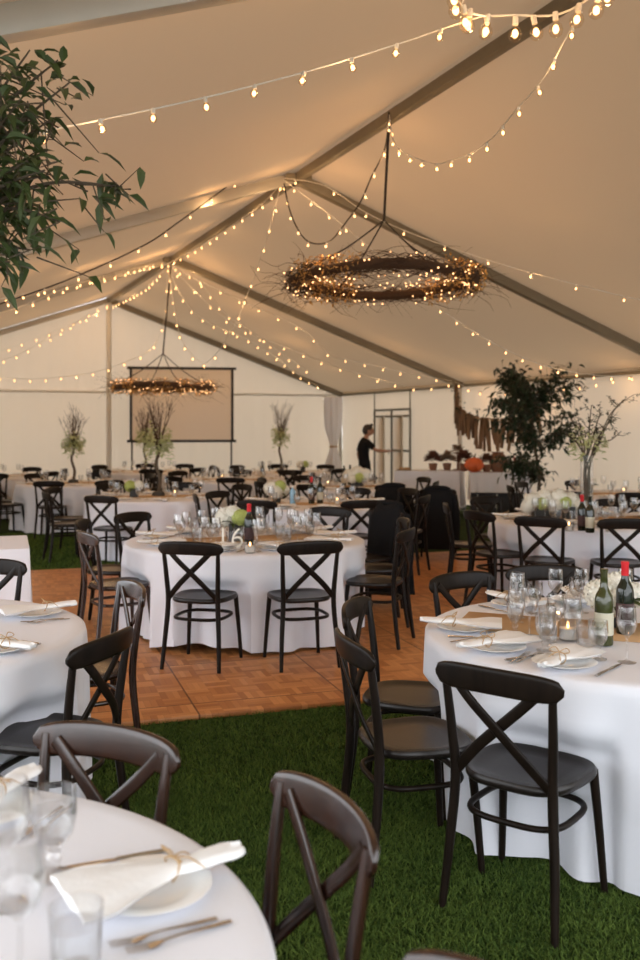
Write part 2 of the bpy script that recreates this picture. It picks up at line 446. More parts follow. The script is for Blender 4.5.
# ground
g = MB(); g.add([(-60, -30, 0), (60, -30, 0), (60, 70, 0), (-60, 70, 0)], [(0, 1, 2, 3)])
struct(g.build('floor', M_GRASSG))
DU = Vector((math.cos(math.radians(18)), math.sin(math.radians(18)), 0)); DV = Vector((-DU.y, DU.x, 0)); D0 = Vector((-.97, 5.17, 0))
df = MB().box((0, 0, 0), (10.2, 5.9, .03), bev=.006).build('dance_floor', M_PARQ)
df.location = D0 + DU * .3 + DV * 2.95 + Vector((0, 0, .017)); df.rotation_euler = (0, 0, math.radians(18)); struct(df)
def on_dance(x, y):
    d = Vector((x, y, 0)) - (D0 + DU * .3 + DV * 2.95)
    return abs(d.dot(DU)) < 5.12 and abs(d.dot(DV)) < 2.97
def grass():
    rng = np.random.default_rng(3)
    def scatter(x0, x1, y0, y1, dens, h, wd):
        n = int((x1 - x0) * (y1 - y0) * dens)
        x = rng.uniform(x0, x1, n); y = rng.uniform(y0, y1, n)
        keep = (np.abs(x) < y * .42 + .45)
        x, y = x[keep], y[keep]
        dx, dy = x - (D0.x + DU.x * .3 + DV.x * 2.95), y - (D0.y + DU.y * .3 + DV.y * 2.95)
        k = ~((np.abs(dx * DU.x + dy * DU.y) < 5.11) & (np.abs(dx * DV.x + dy * DV.y) < 2.96))
        x, y = x[k], y[k]; n = len(x)
        an = rng.uniform(0, 2 * PI, n); hh = h * rng.uniform(.5, 1.25, n); le = rng.normal(0, .75, (n, 2)) * hh[:, None]
        cx, cy = np.cos(an) * wd / 2, np.sin(an) * wd / 2
        z = np.zeros(n)
        a = np.stack([x - cx, y - cy, z], 1); b = np.stack([x + cx, y + cy, z], 1)
        m1 = np.stack([x - cx * .8 + le[:, 0] * .35, y - cy * .8 + le[:, 1] * .35, hh * .6], 1)
        m2 = np.stack([x + cx * .8 + le[:, 0] * .35, y + cy * .8 + le[:, 1] * .35, hh * .6], 1)
        t = np.stack([x + le[:, 0], y + le[:, 1], hh], 1)
        return np.stack([a, b, m2, m1, t], 1)
    parts = [scatter(-1.3, 2.2, 1.6, 4.2, 24000, .019, .0042), scatter(-1.9, 2.9, 4.2, 6.4, 12000, .022, .0055), scatter(-5.2, -1.4, 9.5, 14.5, 1600, .035, .014)]
    A = np.concatenate(parts); n = len(A)
    me = bpy.data.meshes.new('grass'); me.vertices.add(n * 5); me.vertices.foreach_set('co', A.reshape(-1).astype(np.float32))
    base = (np.arange(n) * 5)[:, None]
    quads = (base + np.array([0, 1, 2, 3])).astype(np.int32); tris = (base + np.array([3, 2, 4])).astype(np.int32)
    loops = np.concatenate([quads, tris], 1).reshape(-1)
    me.loops.add(n * 7); me.loops.foreach_set('vertex_index', loops)
    me.polygons.add(n * 2)
    st = np.stack([np.arange(n) * 7, np.arange(n) * 7 + 4], 1).reshape(-1)
    me.polygons.foreach_set('loop_start', st.astype(np.int32))
    me.materials.append(M_BLADE); me.update(calc_edges=True); me.validate()
    tag(link('grass', me), 'short mown green lawn grass around the wooden dance floor', 'grass', kind='stuff')
grass()

# ------------------------------------------------------------------ cross-back chair
def make_chair(name, m):
    t = thing(name, 'x', 'chair')
    # seat
    def outline(a, k):
        c, s_ = math.cos(a), math.sin(a); p = .62
        x = math.copysign(abs(c) ** p, c); y = math.copysign(abs(s_) ** p, s_)
        return (x * (.205 + .018 * y) * k, y * .200 * k)
    rings = [(0, .436), (.86, .436), (.97, .440), (1.0, .450), (1.0, .462), (.965, .472), (.90, .470), (.84, .462), (.6, .459), (.3, .458), (0, .458)]
    mb = MB(); vs_ = []; idx = []; n = 40
    for (k, z) in rings:
        if k == 0: idx.append([len(vs_)] * n); vs_.append((0, 0, z)); continue
        idx.append(list(range(len(vs_), len(vs_) + n)))
        for q in range(n):
            x, y = outline(2 * PI * q / n, k); vs_.append((x, y, z))
    fs = []
    for i in range(len(rings) - 1):
        for q in range(n):
            q2 = (q + 1) % n; f = []
            for v in (idx[i][q], idx[i][q2], idx[i + 1][q2], idx[i + 1][q]):
                if v not in f: f.append(v)
            fs.append(tuple(f))
    mb.add(vs_, fs); mb.build('seat', M_SEAT if m is M_BLACK else m, t, 50)
    for s_ in (-1, 1):
        pts = catmull([(s_ * .205, -.245, 0), (s_ * .192, -.215, .22), (s_ * .178, -.198, .45), (s_ * .186, -.214, .64), (s_ * .196, -.242, .83)], 5)
        k = len(pts); r = [.0115 + .006 * math.sin(PI * min(1, (i / k) * 1.0) * .9 + .25) for i in range(k)]
        MB().tube(pts, [(a, a * 1.05) for a in r], 10).build('leg', m, t, 60)
    for s_ in (-1, 1):
        pts = catmull([(s_ * .200, .195, 0), (s_ * .187, .180, .22), (s_ * .172, .160, .445)], 5)
        MB().tube(pts, [.0125 + .005 * i / (len(pts) - 1) for i in range(len(pts))], 10).build('leg', m, t, 60)
    ring = []
    for q in range(40):
        a = 2 * PI * q / 40; c, s2 = math.cos(a), math.sin(a)
        ring.append((math.copysign(abs(c) ** .6, c) * .176, -.010 + math.copysign(abs(s2) ** .6, s2) * .172, .330))
    MB().tube(ring, .0115, 8, closed=True).build('stretcher', m, t, 60)
    for s_ in (-1, 1):
        yo = -.007 * s_
        pts = catmull([(s_ * .172, -.200 + yo * .4, .478), (s_ * .085, -.228 + yo, .575), (-s_ * .01, -.240 + yo, .665), (-s_ * .09, -.248 + yo, .74), (-s_ * .165, -.246 + yo * .4, .815)], 5)
        MB().tube(pts, (.0065, .019), 12, up=(0, 1, .2), power=.7).build('cross_slat', m, t, 50)
    pts = []; rr = []
    for i in range(25):
        u = -1 + 2 * i / 24; x = .232 * u
        pts.append((x, -.278 + .045 * u * u, .822 - .012 * u * u))
        e = max(0.0, 1 - abs(u) ** 6)
        rr.append((.046 * (.30 + .70 * math.sqrt(e)) if abs(u) < 1 else .010, .0115 if abs(u) < .97 else .006))
    MB().tube(pts, rr, 16, up=(0, -.12, 1), power=.55).build('top_rail', m, t, 50)
    return t
CH_BLACK = make_chair('dining_chair', M_BLACK)
CH_BROWN = make_chair('dining_chair', M_BROWN)
CHAIRS = []
def chair(x, y, f, label, group=None, proto=None):
    rz = math.atan2(f[1], f[0]) - PI / 2
    z = .032 if on_dance(x, y) else .0
    CHAIRS.append((x, y))
    return place(proto or CH_BLACK, (x, y, z), rz, label, group)
def facing(x, y, t, tw=0.0):
    a = math.atan2(t[1] - y, t[0] - x) + tw; return (math.cos(a), math.sin(a))

# ------------------------------------------------------------------ tables
TABLES = {
 'N': (-.97, 1.47), 'TL': (-1.95, 4.05), 'TR': (1.36, 4.09), 'T16': (-.60, 7.52), 'RM': (2.62, 9.15),
 'B': (-.10, 11.0), 'C': (.42, 14.3), 'D': (-2.15, 12.2), 'E': (-4.0, 15.2), 'F': (-1.5, 16.2), 'G': (-6.1, 17.4),
 'I': (-3.55, 19.2), 'J': (-.7, 18.9), 'R2': (4.0, 12.7)}
TNAME = {
 'N': 'the front table', 'TL': 'the table under the leafy tree', 'TR': 'the wine bottle table',
 'T16': 'the numbered table', 'RM': 'the twig vase table', 'B': 'the table behind number sixteen',
 'C': 'the table in front of the waiter', 'D': 'the lawn table with two-toned branch tree', 'E': 'the lawn table before the gable pole',
 'F': 'the far table under the small wreath', 'G': 'the corner lawn table', 'I': 'the far table before the screen',
 'J': 'the far table by the tied curtain', 'R2': 'the table by the dark green tree'}
TLABEL = {
 'N': 'big round table under a bare white cloth at the front', 'TL': 'round white-clothed table under the overhanging leafy branches',
 'TR': 'round white-clothed table on the lawn holding two wine bottles', 'T16': 'round white-clothed table on the dance floor numbered 16',
 'RM': 'round white-clothed table carrying the tall glass twig vase', 'B': 'round white-clothed table directly behind the table numbered 16',
 'C': 'round white-clothed table in front of the standing waiter', 'D': 'round white-clothed lawn table bearing the tallest small branch tree',
 'E': 'round white-clothed lawn table in front of the gable pole', 'F': 'round white-clothed far table under the smaller twig wreath',
 'G': 'round white-clothed table in the far lawn corner', 'I': 'round white-clothed far table just before the projection screen',
 'J': 'round white-clothed far table near the tied white curtain', 'R2': 'round white-clothed table beside the dark green tree'}
TABLE_R, TOPZ = .90, .762
RAD = {'T16': .955, 'TR': .89, 'RM': .94}
def chair_spots(t, angs, dist=1.13, jit=.05):
    cx, cy = TABLES[t]; out = []
    for a in angs:
        r = math.radians(a + random.uniform(-4, 4)); d = dist + random.uniform(-jit, jit)
        x, y = cx + d * math.cos(r), cy + d * math.sin(r)
        if all((x - p) ** 2 + (y - q) ** 2 > .66 ** 2 for p, q in CHAIRS) and \
           all((x - q[0]) ** 2 + (y - q[1]) ** 2 > 1.13 ** 2 for k, q in TABLES.items() if k != t):
            out.append((x, y, a)); CHAIRS.append((x, y))
    return out

# chairs the photo shows plainly: (table, x, y, facing, label, place phrase, proto)
NEAR = [
 ('TR', .73, 3.27, (.61, .79), 'black cross-back chair with its whole back to the camera at the wine bottle table', 'the chair with its whole back shown', 0),
 ('TR', .36, 3.60, (.965, .26), 'black cross-back chair side-on on the lawn, its glossy seat showing', 'the side-on chair with glossy seat', 0),
 ('TR', .40, 4.16, (.95, -.30), 'black cross-back chair behind the glossy-seated side-on chair at the floor edge', 'the chair at the floor edge', 0),
 ('TR', .90, 4.84, (.55, -.83), 'black cross-back chair across the wine bottle table, beside two tied napkins', 'the chair beside two tied napkins', 0),
 ('TR', 1.30, 5.08, (.05, -1), 'black cross-back chair half hidden behind the glasses of the wine bottle table', 'the chair hidden behind glasses', 0),
 ('N', -.21, 1.88, (-.88, -.47), 'brown cross-back chair on the grass, the blurred one turned to the front table', 'the blurred brown chair', 1),
 ('N', -.66, 2.21, (-.42, -.91), 'brown cross-back chair with pale sheen on its rail across the front table', 'the chair with the pale sheen', 1),
 (None, .115, 1.11, (-.72, -.70), 'brown chair of which only the rail tip shows at the bottom edge', '', 1),
 ('TL', -1.06, 3.64, (-.95, .31), 'dark cross-back chair turned to the leafy tree table, rail in shadow', 'the chair with the shadowed rail', 0),
 ('TL', -1.17, 4.60, (-.88, -.47), 'dark cross-back chair with a pale glint on its rail at the floor edge', 'the chair with a glinting rail', 1),
 ('TL', -1.93, 5.10, (-.15, -1), 'dark cross-back chair at the far side of the leafy tree table', 'the chair at its far side', 0),
 ('T16', -1.70, 7.66, (1, 0), 'dark chair seen edge-on at the lawn side of table numbered 16', 'the edge-on chair', 0),
 ('T16', -1.50, 6.95, (.84, .54), 'brown-tinged chair at the lawn side of the table numbered 16, angled away', 'the brown-tinged chair', 1),
 ('T16', -1.47, 8.19, (.83, -.55), 'black chair facing out across the lawn-side corner of the table numbered 16', 'the corner chair', 0),
 ('T16', -.80, 6.44, (.26, .96), 'black cross-back chair in front of number 16, square behind the bouquet', 'the chair before the bouquet', 0),
 ('T16', -.14, 6.47, (-.32, .95), 'black cross-back chair in front of number 16, beside the hanging cloth fold', 'the chair beside the cloth fold', 0),
 ('T16', .42, 7.09, (-.93, .36), 'black chair with a whitish glinting rail beside the table numbered 16', 'the chair with whitish rail', 0),
 ('T16', .45, 7.74, (-1, -.1), 'black chair between the glinting chair and the coat-hung chair', 'the chair next to the coat', 0),
 ('T16', .42, 8.36, (-.75, -.66), 'black chair hidden under a hanging black coat by the table numbered 16', 'the coat-hung chair', 0),
 ('T16', -.02, 8.66, (-.47, -.88), 'black chair on the far side of number 16, behind the fan napkin', 'the far chair by the fan napkin', 0),
 ('T16', -.70, 8.72, (.1, -1), 'black chair on the far side of number 16, behind the bouquet', 'the far chair behind the bouquet', 0),
 ('RM', 2.00, 8.17, (.5, .87), 'black cross-back chair with its back shown, below the white hydrangea box', 'the chair below the hydrangeas', 0),
 ('RM', 2.56, 8.04, (.04, 1), 'black cross-back chair with its back shown, below the twig vase', 'the chair below the twig vase', 0),
 ('RM', 1.66, 8.62, (.88, .48), 'black chair side-on at the aisle end of the twig vase table', 'the side-on aisle chair', 0),
 ('RM', 1.52, 9.32, (1, -.1), 'black chair behind the side-on aisle chair of the twig vase table', 'the next aisle chair', 0),
]
by_table = {}
for (t, x, y, f, lab, ph, br) in NEAR:
    chair(x, y, f, lab, None, CH_BROWN if br else CH_BLACK)
    if t: by_table.setdefault(t, []).append((x, y, ph))
FAR = {'RM': [20, 60, 95, 130], 'B': [-112, -68, -22, 25, 68, 112, 155, 200], 'C': [-110, -65, -20, 30, 75, 120, 160, 205], 'D': [-150, -105, -60, -15, 35, 80, 125, 170],
       'E': [-140, -95, -50, -5, 40, 85, 130, 175], 'F': [-130, -85, -40, 5, 50, 95, 140, 185], 'G': [-110, -65, -20, 30, 75],
       'I': [-120, -75, -30, 15, 60, 105, 150], 'J': [-130, -85, -40, 5, 50, 95, 140, 180], 'R2': [-135, -95, -55, 95, 135, 175]}
for t, angs in FAR.items():
    for (x, y, a) in chair_spots(t, angs):
        CHAIRS.pop()
        chair(x, y, facing(x, y, TABLES[t], random.uniform(-.15, .15)), 'black cross-back chair drawn up to ' + TNAME[t], 'chairs around ' + TNAME[t])
        by_table.setdefault(t, []).append((x, y, ''))
MB_LEGS = {}
def make_table():
    t = thing('round_table', 'x', 'table')
    MB().lathe([(0, .722), (.86, .722), (.872, .728), (.872, .745), (.865, .75), (0, .75)], n=64).build('tabletop', M_TABLEWOOD, t)
    for s_ in (-1, 1):
        for u in (-1, 1):
            MB().tube([(s_ * .26, u * .22, 0), (s_ * .26, u * .2, .722)], .014, 8).build('leg', M_STEEL, t)
        MB().tube([(s_ * .26, -.2, .12), (s_ * .26, .2, .12)], .011, 8).build('brace', M_STEEL, t)
    return t
TABLE = make_table()
def round_cloth(t, seed):
    cx, cy = TABLES[t]; rng = random.Random(seed)
    n, R = 260, RAD.get(t, TABLE_R)
    nf = rng.choice([12, 13, 14]); ph = [rng.uniform(0, 6.28) for _ in range(6)]
    den = []
    for (x, y, _) in by_table.get(t, []):
        d = math.hypot(x - cx, y - cy); den.append((math.atan2(y - cy, x - cx), max(R - (.20 if t == 'N' else .085), d - .225)))
    def prof(th, f):
        """radius on the skirt at depth fraction f"""
        am = .62 + .38 * math.sin(3 * th + ph[3]) * math.sin(2 * th + ph[4])
        p1 = (.5 + .5 * math.sin(nf * th + ph[0] + 1.1 * math.sin(2 * th + ph[1]))) ** 1.35
        fold = am * p1 + .18 * math.sin((nf * 2 - 3) * th + ph[2] + 1.2 * math.sin(3 * th + ph[3]))
        r = R + .008 + .125 * (f ** .72) * fold - .020 * f
        for (da, dr) in den:
            dd = (th - da + PI) % (2 * PI) - PI
            k = max(0, 1 - (abs(dd) / .30) ** 6) * min(1, max(0, (f - .24) / .12))
            if R > dr: r -= k * (R - dr + .02 * f)
        return r
    mb = MB(); vs_ = [(0, 0, .7535)]; rows = []
    for (r, z) in [(.3, .7535), (.6, .7535), (R - .06, .7535), (R - .015, .752)]:
        rows.append(len(vs_))
        for q in range(n): a = 2 * PI * q / n; vs_.append((r * math.cos(a), r * math.sin(a), z))
    nz = 22; ground = 0.012
    for k in range(nz + 1):
        f = k / nz; rows.append(len(vs_))
        for q in range(n):
            a = 2 * PI * q / n
            hem = ground + .012 + .05 * max(0, math.sin(3 * a + ph[5])) ** 2 + (.030 if on_dance(cx + .9 * math.cos(a), cy + .9 * math.sin(a)) else 0)
            z = .742 - (.742 - hem) * f; r = prof(a, f) if f > 0 else R + .004
            vs_.append((r * math.cos(a), r * math.sin(a), z))
    fs = [(0, rows[0] + q, rows[0] + (q + 1) % n) for q in range(n)]
    for i in range(len(rows) - 1):
        for q in range(n):
            q2 = (q + 1) % n; fs.append((rows[i] + q, rows[i] + q2, rows[i + 1] + q2, rows[i + 1] + q))
    mb.add(vs_, fs); o = mb.build('tablecloth', M_CLOTH, angle=75); o.location = (cx, cy, 0)
    return tag(o, 'white floor-length cloth draped over ' + TNAME[t], 'tablecloth')
for i, (t, (x, y)) in enumerate(TABLES.items()):
    z = .032 if on_dance(x, y) else 0
    o = place(TABLE, (x, y, 0), .3 * i, TLABEL[t])
    round_cloth(t, 20 + i)
TZ = .7545

# ------------------------------------------------------------------ tableware prototypes
def make_wine():
    t = thing('wine_glass', 'x', 'glass')
    MB().lathe([(0, 0), (.034, 0), (.035, .002), (.012, .006), (.0045, .015), (.004, .09), (.010, .100), (.028, .118), (.037, .145), (.038, .165), (.032, .215), (.0305, .215), (.036, .165), (.035, .146), (.026, .121), (.006, .104), (0, .103)], n=20).build('bowl_and_stem', M_GLASS, t)
    return t
def make_goblet():
    t = thing('water_goblet', 'x', 'glass')
    MB().lathe([(0, 0), (.033, 0), (.034, .003), (.013, .010), (.010, .022), (.015, .034), (.010, .044), (.020, .056), (.034, .078), (.039, .105), (.037, .152), (.0355, .152), (.037, .105), (.032, .08), (.018, .06), (0, .056)], n=20).build('goblet_glass', M_GLASS, t)
    MB().lathe([(0, .058), (.017, .061), (.031, .081), (.0362, .105), (.036, .118), (0, .118)], n=20).build('water', M_WATER, t)
    return t
def make_tumbler():
    t = thing('water_tumbler', 'x', 'glass')
    MB().lathe([(0, 0), (.033, 0), (.036, .004), (.041, .105), (.039, .105), (.034, .010), (0, .009)], n=20).build('tumbler_glass', M_GLASS, t)
    MB().lathe([(0, .011), (.033, .011), (.0375, .075), (0, .075)], n=20).build('water', M_WATER, t)
    return t
def make_plate():
    mb = MB().lathe([(0, .003), (.060, .003), (.066, 0), (.070, .002), (.082, .008), (.118, .017), (.121, .0185), (.118, .020), (.080, .0115), (.066, .006), (0, .006)], n=40)
    return tag(mb.build('side_plate', M_CHINA), 'x', 'plate')
def make_napkin():
    t = thing('napkin', 'x', 'napkin')
    mb = MB(); L = .36; nu, nv = 28, 14; vs_ = []
    for i in range(nu + 1):
        u = i / nu; y = -L * .45 + L * u     # tail towards the diner (-y), fan inwards
        d = abs(u - .42)
        w = .020 + (.014 * min(1, (.42 - u) / .20) if u < .42 else .085 * min(1, (u - .42) / .42) ** .8)
        if u < .06: w *= .6 + .4 * u / .06
        h = .026 - .010 * min(1, d / .3) + (.004 * math.sin(u * 9))
        for k in range(nv):
            a = 2 * PI * k / nv; c, s_ = math.cos(a), math.sin(a)
            pl = .0045 * math.sin(k * 2.6 + u * 3) * min(1, d * 3)
            vs_.append((w * c + .004 * math.sin(u * 12), y, .030 + (h * .55) * s_ * (1 if s_ > 0 else .75) + pl + .012 * (u < .3) * (.3 - u)))
    fs = [(i * nv + k, i * nv + (k + 1) % nv, (i + 1) * nv + (k + 1) % nv, (i + 1) * nv + k) for i in range(nu) for k in range(nv)]
    fs += [tuple(range(nv)), tuple(nu * nv + k for k in range(nv))]
    mb.add(vs_, fs); mb.build('folded_cloth', M_NAPKIN, t, 70)
    tw = MB(); yc = -.011
    tw.tube([(.026 * math.cos(a), yc + .006 * math.sin(a * 2), .031 + .022 * math.sin(a)) for a in [2 * PI * q / 18 for q in range(18)]], .0022, 6, closed=True)
    for s_ in (-1, 1):
        tw.tube(catmull([(0, yc, .054), (s_ * .022, yc + .012, .068), (s_ * .040, yc, .058), (s_ * .020, yc - .008, .053), (0, yc, .054)], 5), .0018, 6)
        tw.tube(catmull([(0, yc, .054), (s_ * .014, yc - .03, .05), (s_ * .03, yc - .055, .03)], 5), .0018, 6)
    tw.build('twine_bow', M_TWINE, t)
    return t
def make_fork():
    mb = MB()
    mb.tube([(0, -.10, .004), (0, -.06, .005), (0, .0, .008), (0, .03, .007)], [(.0015, .006), (.0015, .0065), (.0015, .003), (.0015, .004)], 8, up=(0, 0, 1))
    mb.tube([(0, .028, .007), (0, .045, .005), (0, .058, .004)], [(.001, .004), (.001, .011), (.001, .0115)], 8, up=(0, 0, 1))
    for k in range(4):
        x = -.0095 + k * .0063; mb.tube([(x, .056, .004), (x, .098, .008)], [(.001, .0017), (.0008, .001)], 6, up=(0, 0, 1))
    return tag(mb.build('fork', M_STEEL), 'x', 'fork')
def make_knife():
    t = thing('table_knife', 'x', 'knife')
    MB().tube([(0, .0, .004), (0, .06, .004), (0, .10, .004), (.004, .122, .004)], [(.0008, .006), (.0008, .009), (.0008, .008), (.0006, .002)], 8, up=(0, 0, 1)).build('blade', M_STEEL, t)
    MB().tube([(0, -.105, .005), (0, -.05, .005), (0, .002, .005)], [(.004, .008), (.004, .007), (.003, .006)], 8, up=(0, 0, 1)).build('handle', M_STEEL, t)
    return t
def make_votive():
    t = thing('votive_candle', 'x', 'candle')
    MB().lathe([(0, 0), (.030, 0), (.033, .003), (.036, .070), (.034, .070), (.031, .006), (0, .006)], n=20).build('glass_cup', M_GLASS, t)
    MB().lathe([(0, .007), (.0305, .007), (.032, .045), (0, .046)], n=20).build('wax', M_CANDLE, t)
    MB().ell((0, 0, .056), (.005, .005, .012), 8, 6).build('flame', M_FLAME, t)
    return t
def make_bottle(name, m, ml):
    t = thing(name, 'x', 'bottle')
    MB().lathe([(0, .004), (.03, .002), (.036, .004), (.0375, .012), (.0375, .185), (.034, .205), (.022, .228), (.0155, .245), (.0145, .30), (.016, .302), (.016, .314), (0, .314)], n=24).build('glass_body', m, t)
    MB().lathe([(.0380, .045), (.0383, .047), (.0383, .135), (.0380, .137)], n=24).build('paper_label', ml, t)
    return t
def add_cap(t, m, z0=.255):
    MB().lathe([(.0156, z0), (.0162, z0 + .002), (.0158, .30), (.0172, .303), (.0172, .316), (0, .318)], n=20).build('foil_cap', m, t)
WINE, GOB, TUM, PLATE, NAP, FORK, KNIFE, VOT = make_wine(), make_goblet(), make_tumbler(), make_plate(), make_napkin(), make_fork(), make_knife(), make_votive()
RED = make_bottle('wine_bottle', M_BOTTLE, M_DLABEL); add_cap(RED, M_REDCAP)
GRN = make_bottle('wine_bottle', M_GREENB, M_LABEL)
BLK = make_bottle('wine_bottle', M_BOTTLE, M_LABEL)

STOOD = []
for q_ in TABLES.values():
    for k_ in range(-3, 4): STOOD.append((q_[0] + .07 * k_, q_[1])); STOOD.append((q_[0] + .07 * k_, q_[1] + .1))
for (px, py) in ((604, 645), (625, 634), (568, 640), (249, 545), (250, 553), (582, 531), (590, 533), (569, 531), (610, 532), (236, 541), (228, 548)):
    d_ = F * (HC - .7545) / (py - HY); STOOD.append(((px - 320) / F * d_, d_))
def stand(proto, pos, rz, label, group):
    """put a glass down where no other glass stands yet"""
    x, y, z = pos; cx, cy = [0, 0]
    for k in range(40):
        a, r = random.uniform(0, 6.28), .012 * k
        p = (x + r * math.cos(a), y + r * math.sin(a))
        if all((p[0] - q[0]) ** 2 + (p[1] - q[1]) ** 2 > .088 ** 2 for q in STOOD): break
    STOOD.append(p); return place(proto, (p[0], p[1], z), rz, label, group)
def setting(t, ang, who, items, group=None, rmul=1.0):
    """one place at angle ang; local y points inwards"""
    cx, cy = TABLES[t]; ir = ang + PI; fx, fy = math.cos(ir), math.sin(ir)   # inward
    lx, ly = -fy, fx                                                        # diner's own left-hand direction
    def at(out, left): return (cx - fx * out * rmul + lx * left, cy - fy * out * rmul + ly * left, TZ)
    rz = ir - PI / 2; j = random.uniform
    tn_ = TNAME[t]
    def L(s_): return '%s on %s by %s' % (s_, tn_, who) if who else '%s on %s' % (s_, tn_)
    def G(s_): return None if who else '%s on %s' % (s_, tn_)
    for it in items:
        if it == 'plate': place(PLATE, at(.72, 0), rz, L('side plate'), G('side plates'))
        if it == 'napkin':
            x, y, z = at(.755, 0); place(NAP, (x, y, TZ + (.006 if 'plate' in items else -.012)), rz + j(-.12, .12), L('folded napkin'), G('napkins'))
        if it == 'fork': place(FORK, at(.70, .155), rz + j(-.1, .1), L('inner fork'), G('forks'))
        if it == 'fork2': place(FORK, at(.72, .182), rz + j(-.1, .1), L('outer fork'), G('outer forks'))
        if it == 'knife': place(KNIFE, at(.70, -.16), rz + j(-.1, .1), L('table knife'), G('knives'))
        if it == 'wine': stand(WINE, at(.49 + j(-.07, .07), -.21 + j(-.04, .04)), j(0, 6), L('wine glass'), G('wine glasses'))
        if it == 'wine2': stand(WINE, at(.46 + j(-.06, .06), .15 + j(-.04, .04)), j(0, 6), L('spare glass'), G('spare wine glasses'))
        if it == 'goblet': stand(GOB, at(.50 + j(-.06, .06), -.08 + j(-.03, .03)), j(0, 6), L('water goblet'), G('water goblets'))
        if it == 'tumbler': stand(TUM, at(.38 + j(-.05, .05), .03 + j(-.03, .03)), j(0, 6), L('water tumbler'), G('water tumblers'))

FULL = ['plate', 'napkin', 'fork', 'fork2', 'knife', 'wine', 'goblet', 'tumbler', 'wine2']
def ang_to(t, x, y): cx, cy = TABLES[t]; return math.atan2(y - cy, x - cx)
for t in ('TR', 'T16', 'RM'):
    for (x, y, ph) in by_table[t]:
        setting(t, ang_to(t, x, y), ph or None, FULL)
for (x, y, ph) in by_table['TL']: setting('TL', ang_to('TL', x, y), ph, FULL)
# front table: the two plain places, then the glasses standing at its camera side
setting('N', math.atan2(.36, .705), 'the blurred brown chair', ['plate', 'napkin', 'fork', 'fork2', 'knife'])
setting('N', math.atan2(.80, .22), 'the chair with the pale sheen', ['plate', 'napkin', 'fork', 'fork2', 'knife'])
for (t, far_items) in (('B', ['napkin', 'wine', 'goblet', 'plate']), ('C', ['napkin', 'wine', 'goblet']), ('D', ['napkin', 'wine', 'goblet']), ('R2', ['napkin', 'wine', 'goblet']),
                       ('E', ['napkin', 'wine', 'goblet']), ('F', ['napkin', 'wine', 'goblet']), ('I', ['napkin', 'wine']), ('J', ['napkin', 'wine']), ('G', ['napkin', 'wine'])):
    for k in range(8): setting(t, 2 * PI * k / 8 + .3, None, far_items)
def put(proto, px, py, label, rz=0, scale=None):
    """stand a thing on a table top at the point of the table seen there"""
    d = F * (HC - TZ) / (py - HY)
    return place(proto, ((px - 320) / F * d, d, TZ), rz, label, None, scale)
put(GOB, 54, 876, 'water goblet standing alone by the fork pair on the front table', scale=1.15)
put(WINE, 8, 905, 'tall wine glass half cut off by the frame on the front table', scale=1.1)
put(TUM, 76, 975, 'blurred water tumbler at the front edge of the front table', scale=1.1)
put(WINE, 20, 985, 'wine glass beside the blurred tumbler on the front table', scale=1.1)

# runners
def runner(t, ang, L=1.5, wd=.40):
    cx, cy = TABLES[t]; mb = MB(); n = 24; vs_ = []
    for i in range(n + 1):
        u = -L / 2 + L * i / n
        for k, v in enumerate((-wd / 2, 0, wd / 2)): vs_.append((u, v, .0012 + .0012 * math.sin(u * 9 + k)))
    mb.add(vs_, [(i * 3 + k, (i + 1) * 3 + k, (i + 1) * 3 + k + 1, i * 3 + k + 1) for i in range(n) for k in range(2)])
    o = mb.build('paper_runner', M_KRAFT); o.location = (cx, cy, TZ + .0012); o.rotation_euler = (0, 0, ang)
    md = o.modifiers.new('thick', 'SOLIDIFY'); md.thickness = .0012; md.offset = 1
    tag(o, 'brown kraft paper runner laid across ' + TNAME[t], 'runner')
RUN = {'TR': -.35, 'T16': .35, 'RM': .2, 'B': .1, 'C': .2, 'D': .25, 'E': .3, 'F': .1, 'R2': .0, 'I': .3, 'J': .2, 'G': .3}
for t, a in RUN.items(): runner(t, a)

# ------------------------------------------------------------------ flowers and centrepieces
def hydrangea(mb, c, R, n=60, mi=0, pr=.016):
    c = Vector(c); mb.ell(c, R * .82, 10, 8, mi)
    for i in range(n):
        z = 1 - 2 * (i + .5) / n; a = i * 2.399963; s_ = math.sqrt(1 - z * z)
        d = Vector((s_ * math.cos(a), s_ * math.sin(a), z)); u = d.orthogonal().normalized(); v = d.cross(u)
        p = c + d * R * random.uniform(.92, 1.06); ro = random.uniform(0, 1.5)
        for q in range(4):
            e = math.cos(ro + q * PI / 2) * u + math.sin(ro + q * PI / 2) * v; g_ = d.cross(e)
            mb.add([p, p + e * pr * .7 + g_ * pr * .5 + d * .003, p + e * pr * 1.3 + d * .006, p + e * pr * .7 - g_ * pr * .5 + d * .003], [(0, 1, 2, 3)], mi)
def leaf(mb, p, d, L, W, mi=0, up=None, droop=.25):
    d = d.normalized(); s_ = d.cross(Vector((0, 0, 1)))
    s_ = s_.normalized() if s_.length > .05 else Vector((1, 0, 0))
    if up is not None: s_ = (s_ * math.cos(up) + d.cross(s_) * math.sin(up)).normalized()
    nrm = s_.cross(d)
    f_ = nrm * W * .22; g_ = Vector((0, 0, -droop * L))
    m1 = p + d * L * .30 + nrm * L * .05 + g_ * .10; m2 = p + d * L * .66 + nrm * L * .03 + g_ * .45; e = p + d * L + g_
    mb.add([p, m1 + s_ * W * .46 + f_, m2 + s_ * W * .36 + f_, e, m2 - s_ * W * .36 + f_, m1 - s_ * W * .46 + f_, m1, m2],
           [(0, 1, 6), (1, 2, 7, 6), (2, 3, 7), (3, 4, 7), (4, 5, 6, 7), (5, 0, 6)], mi)
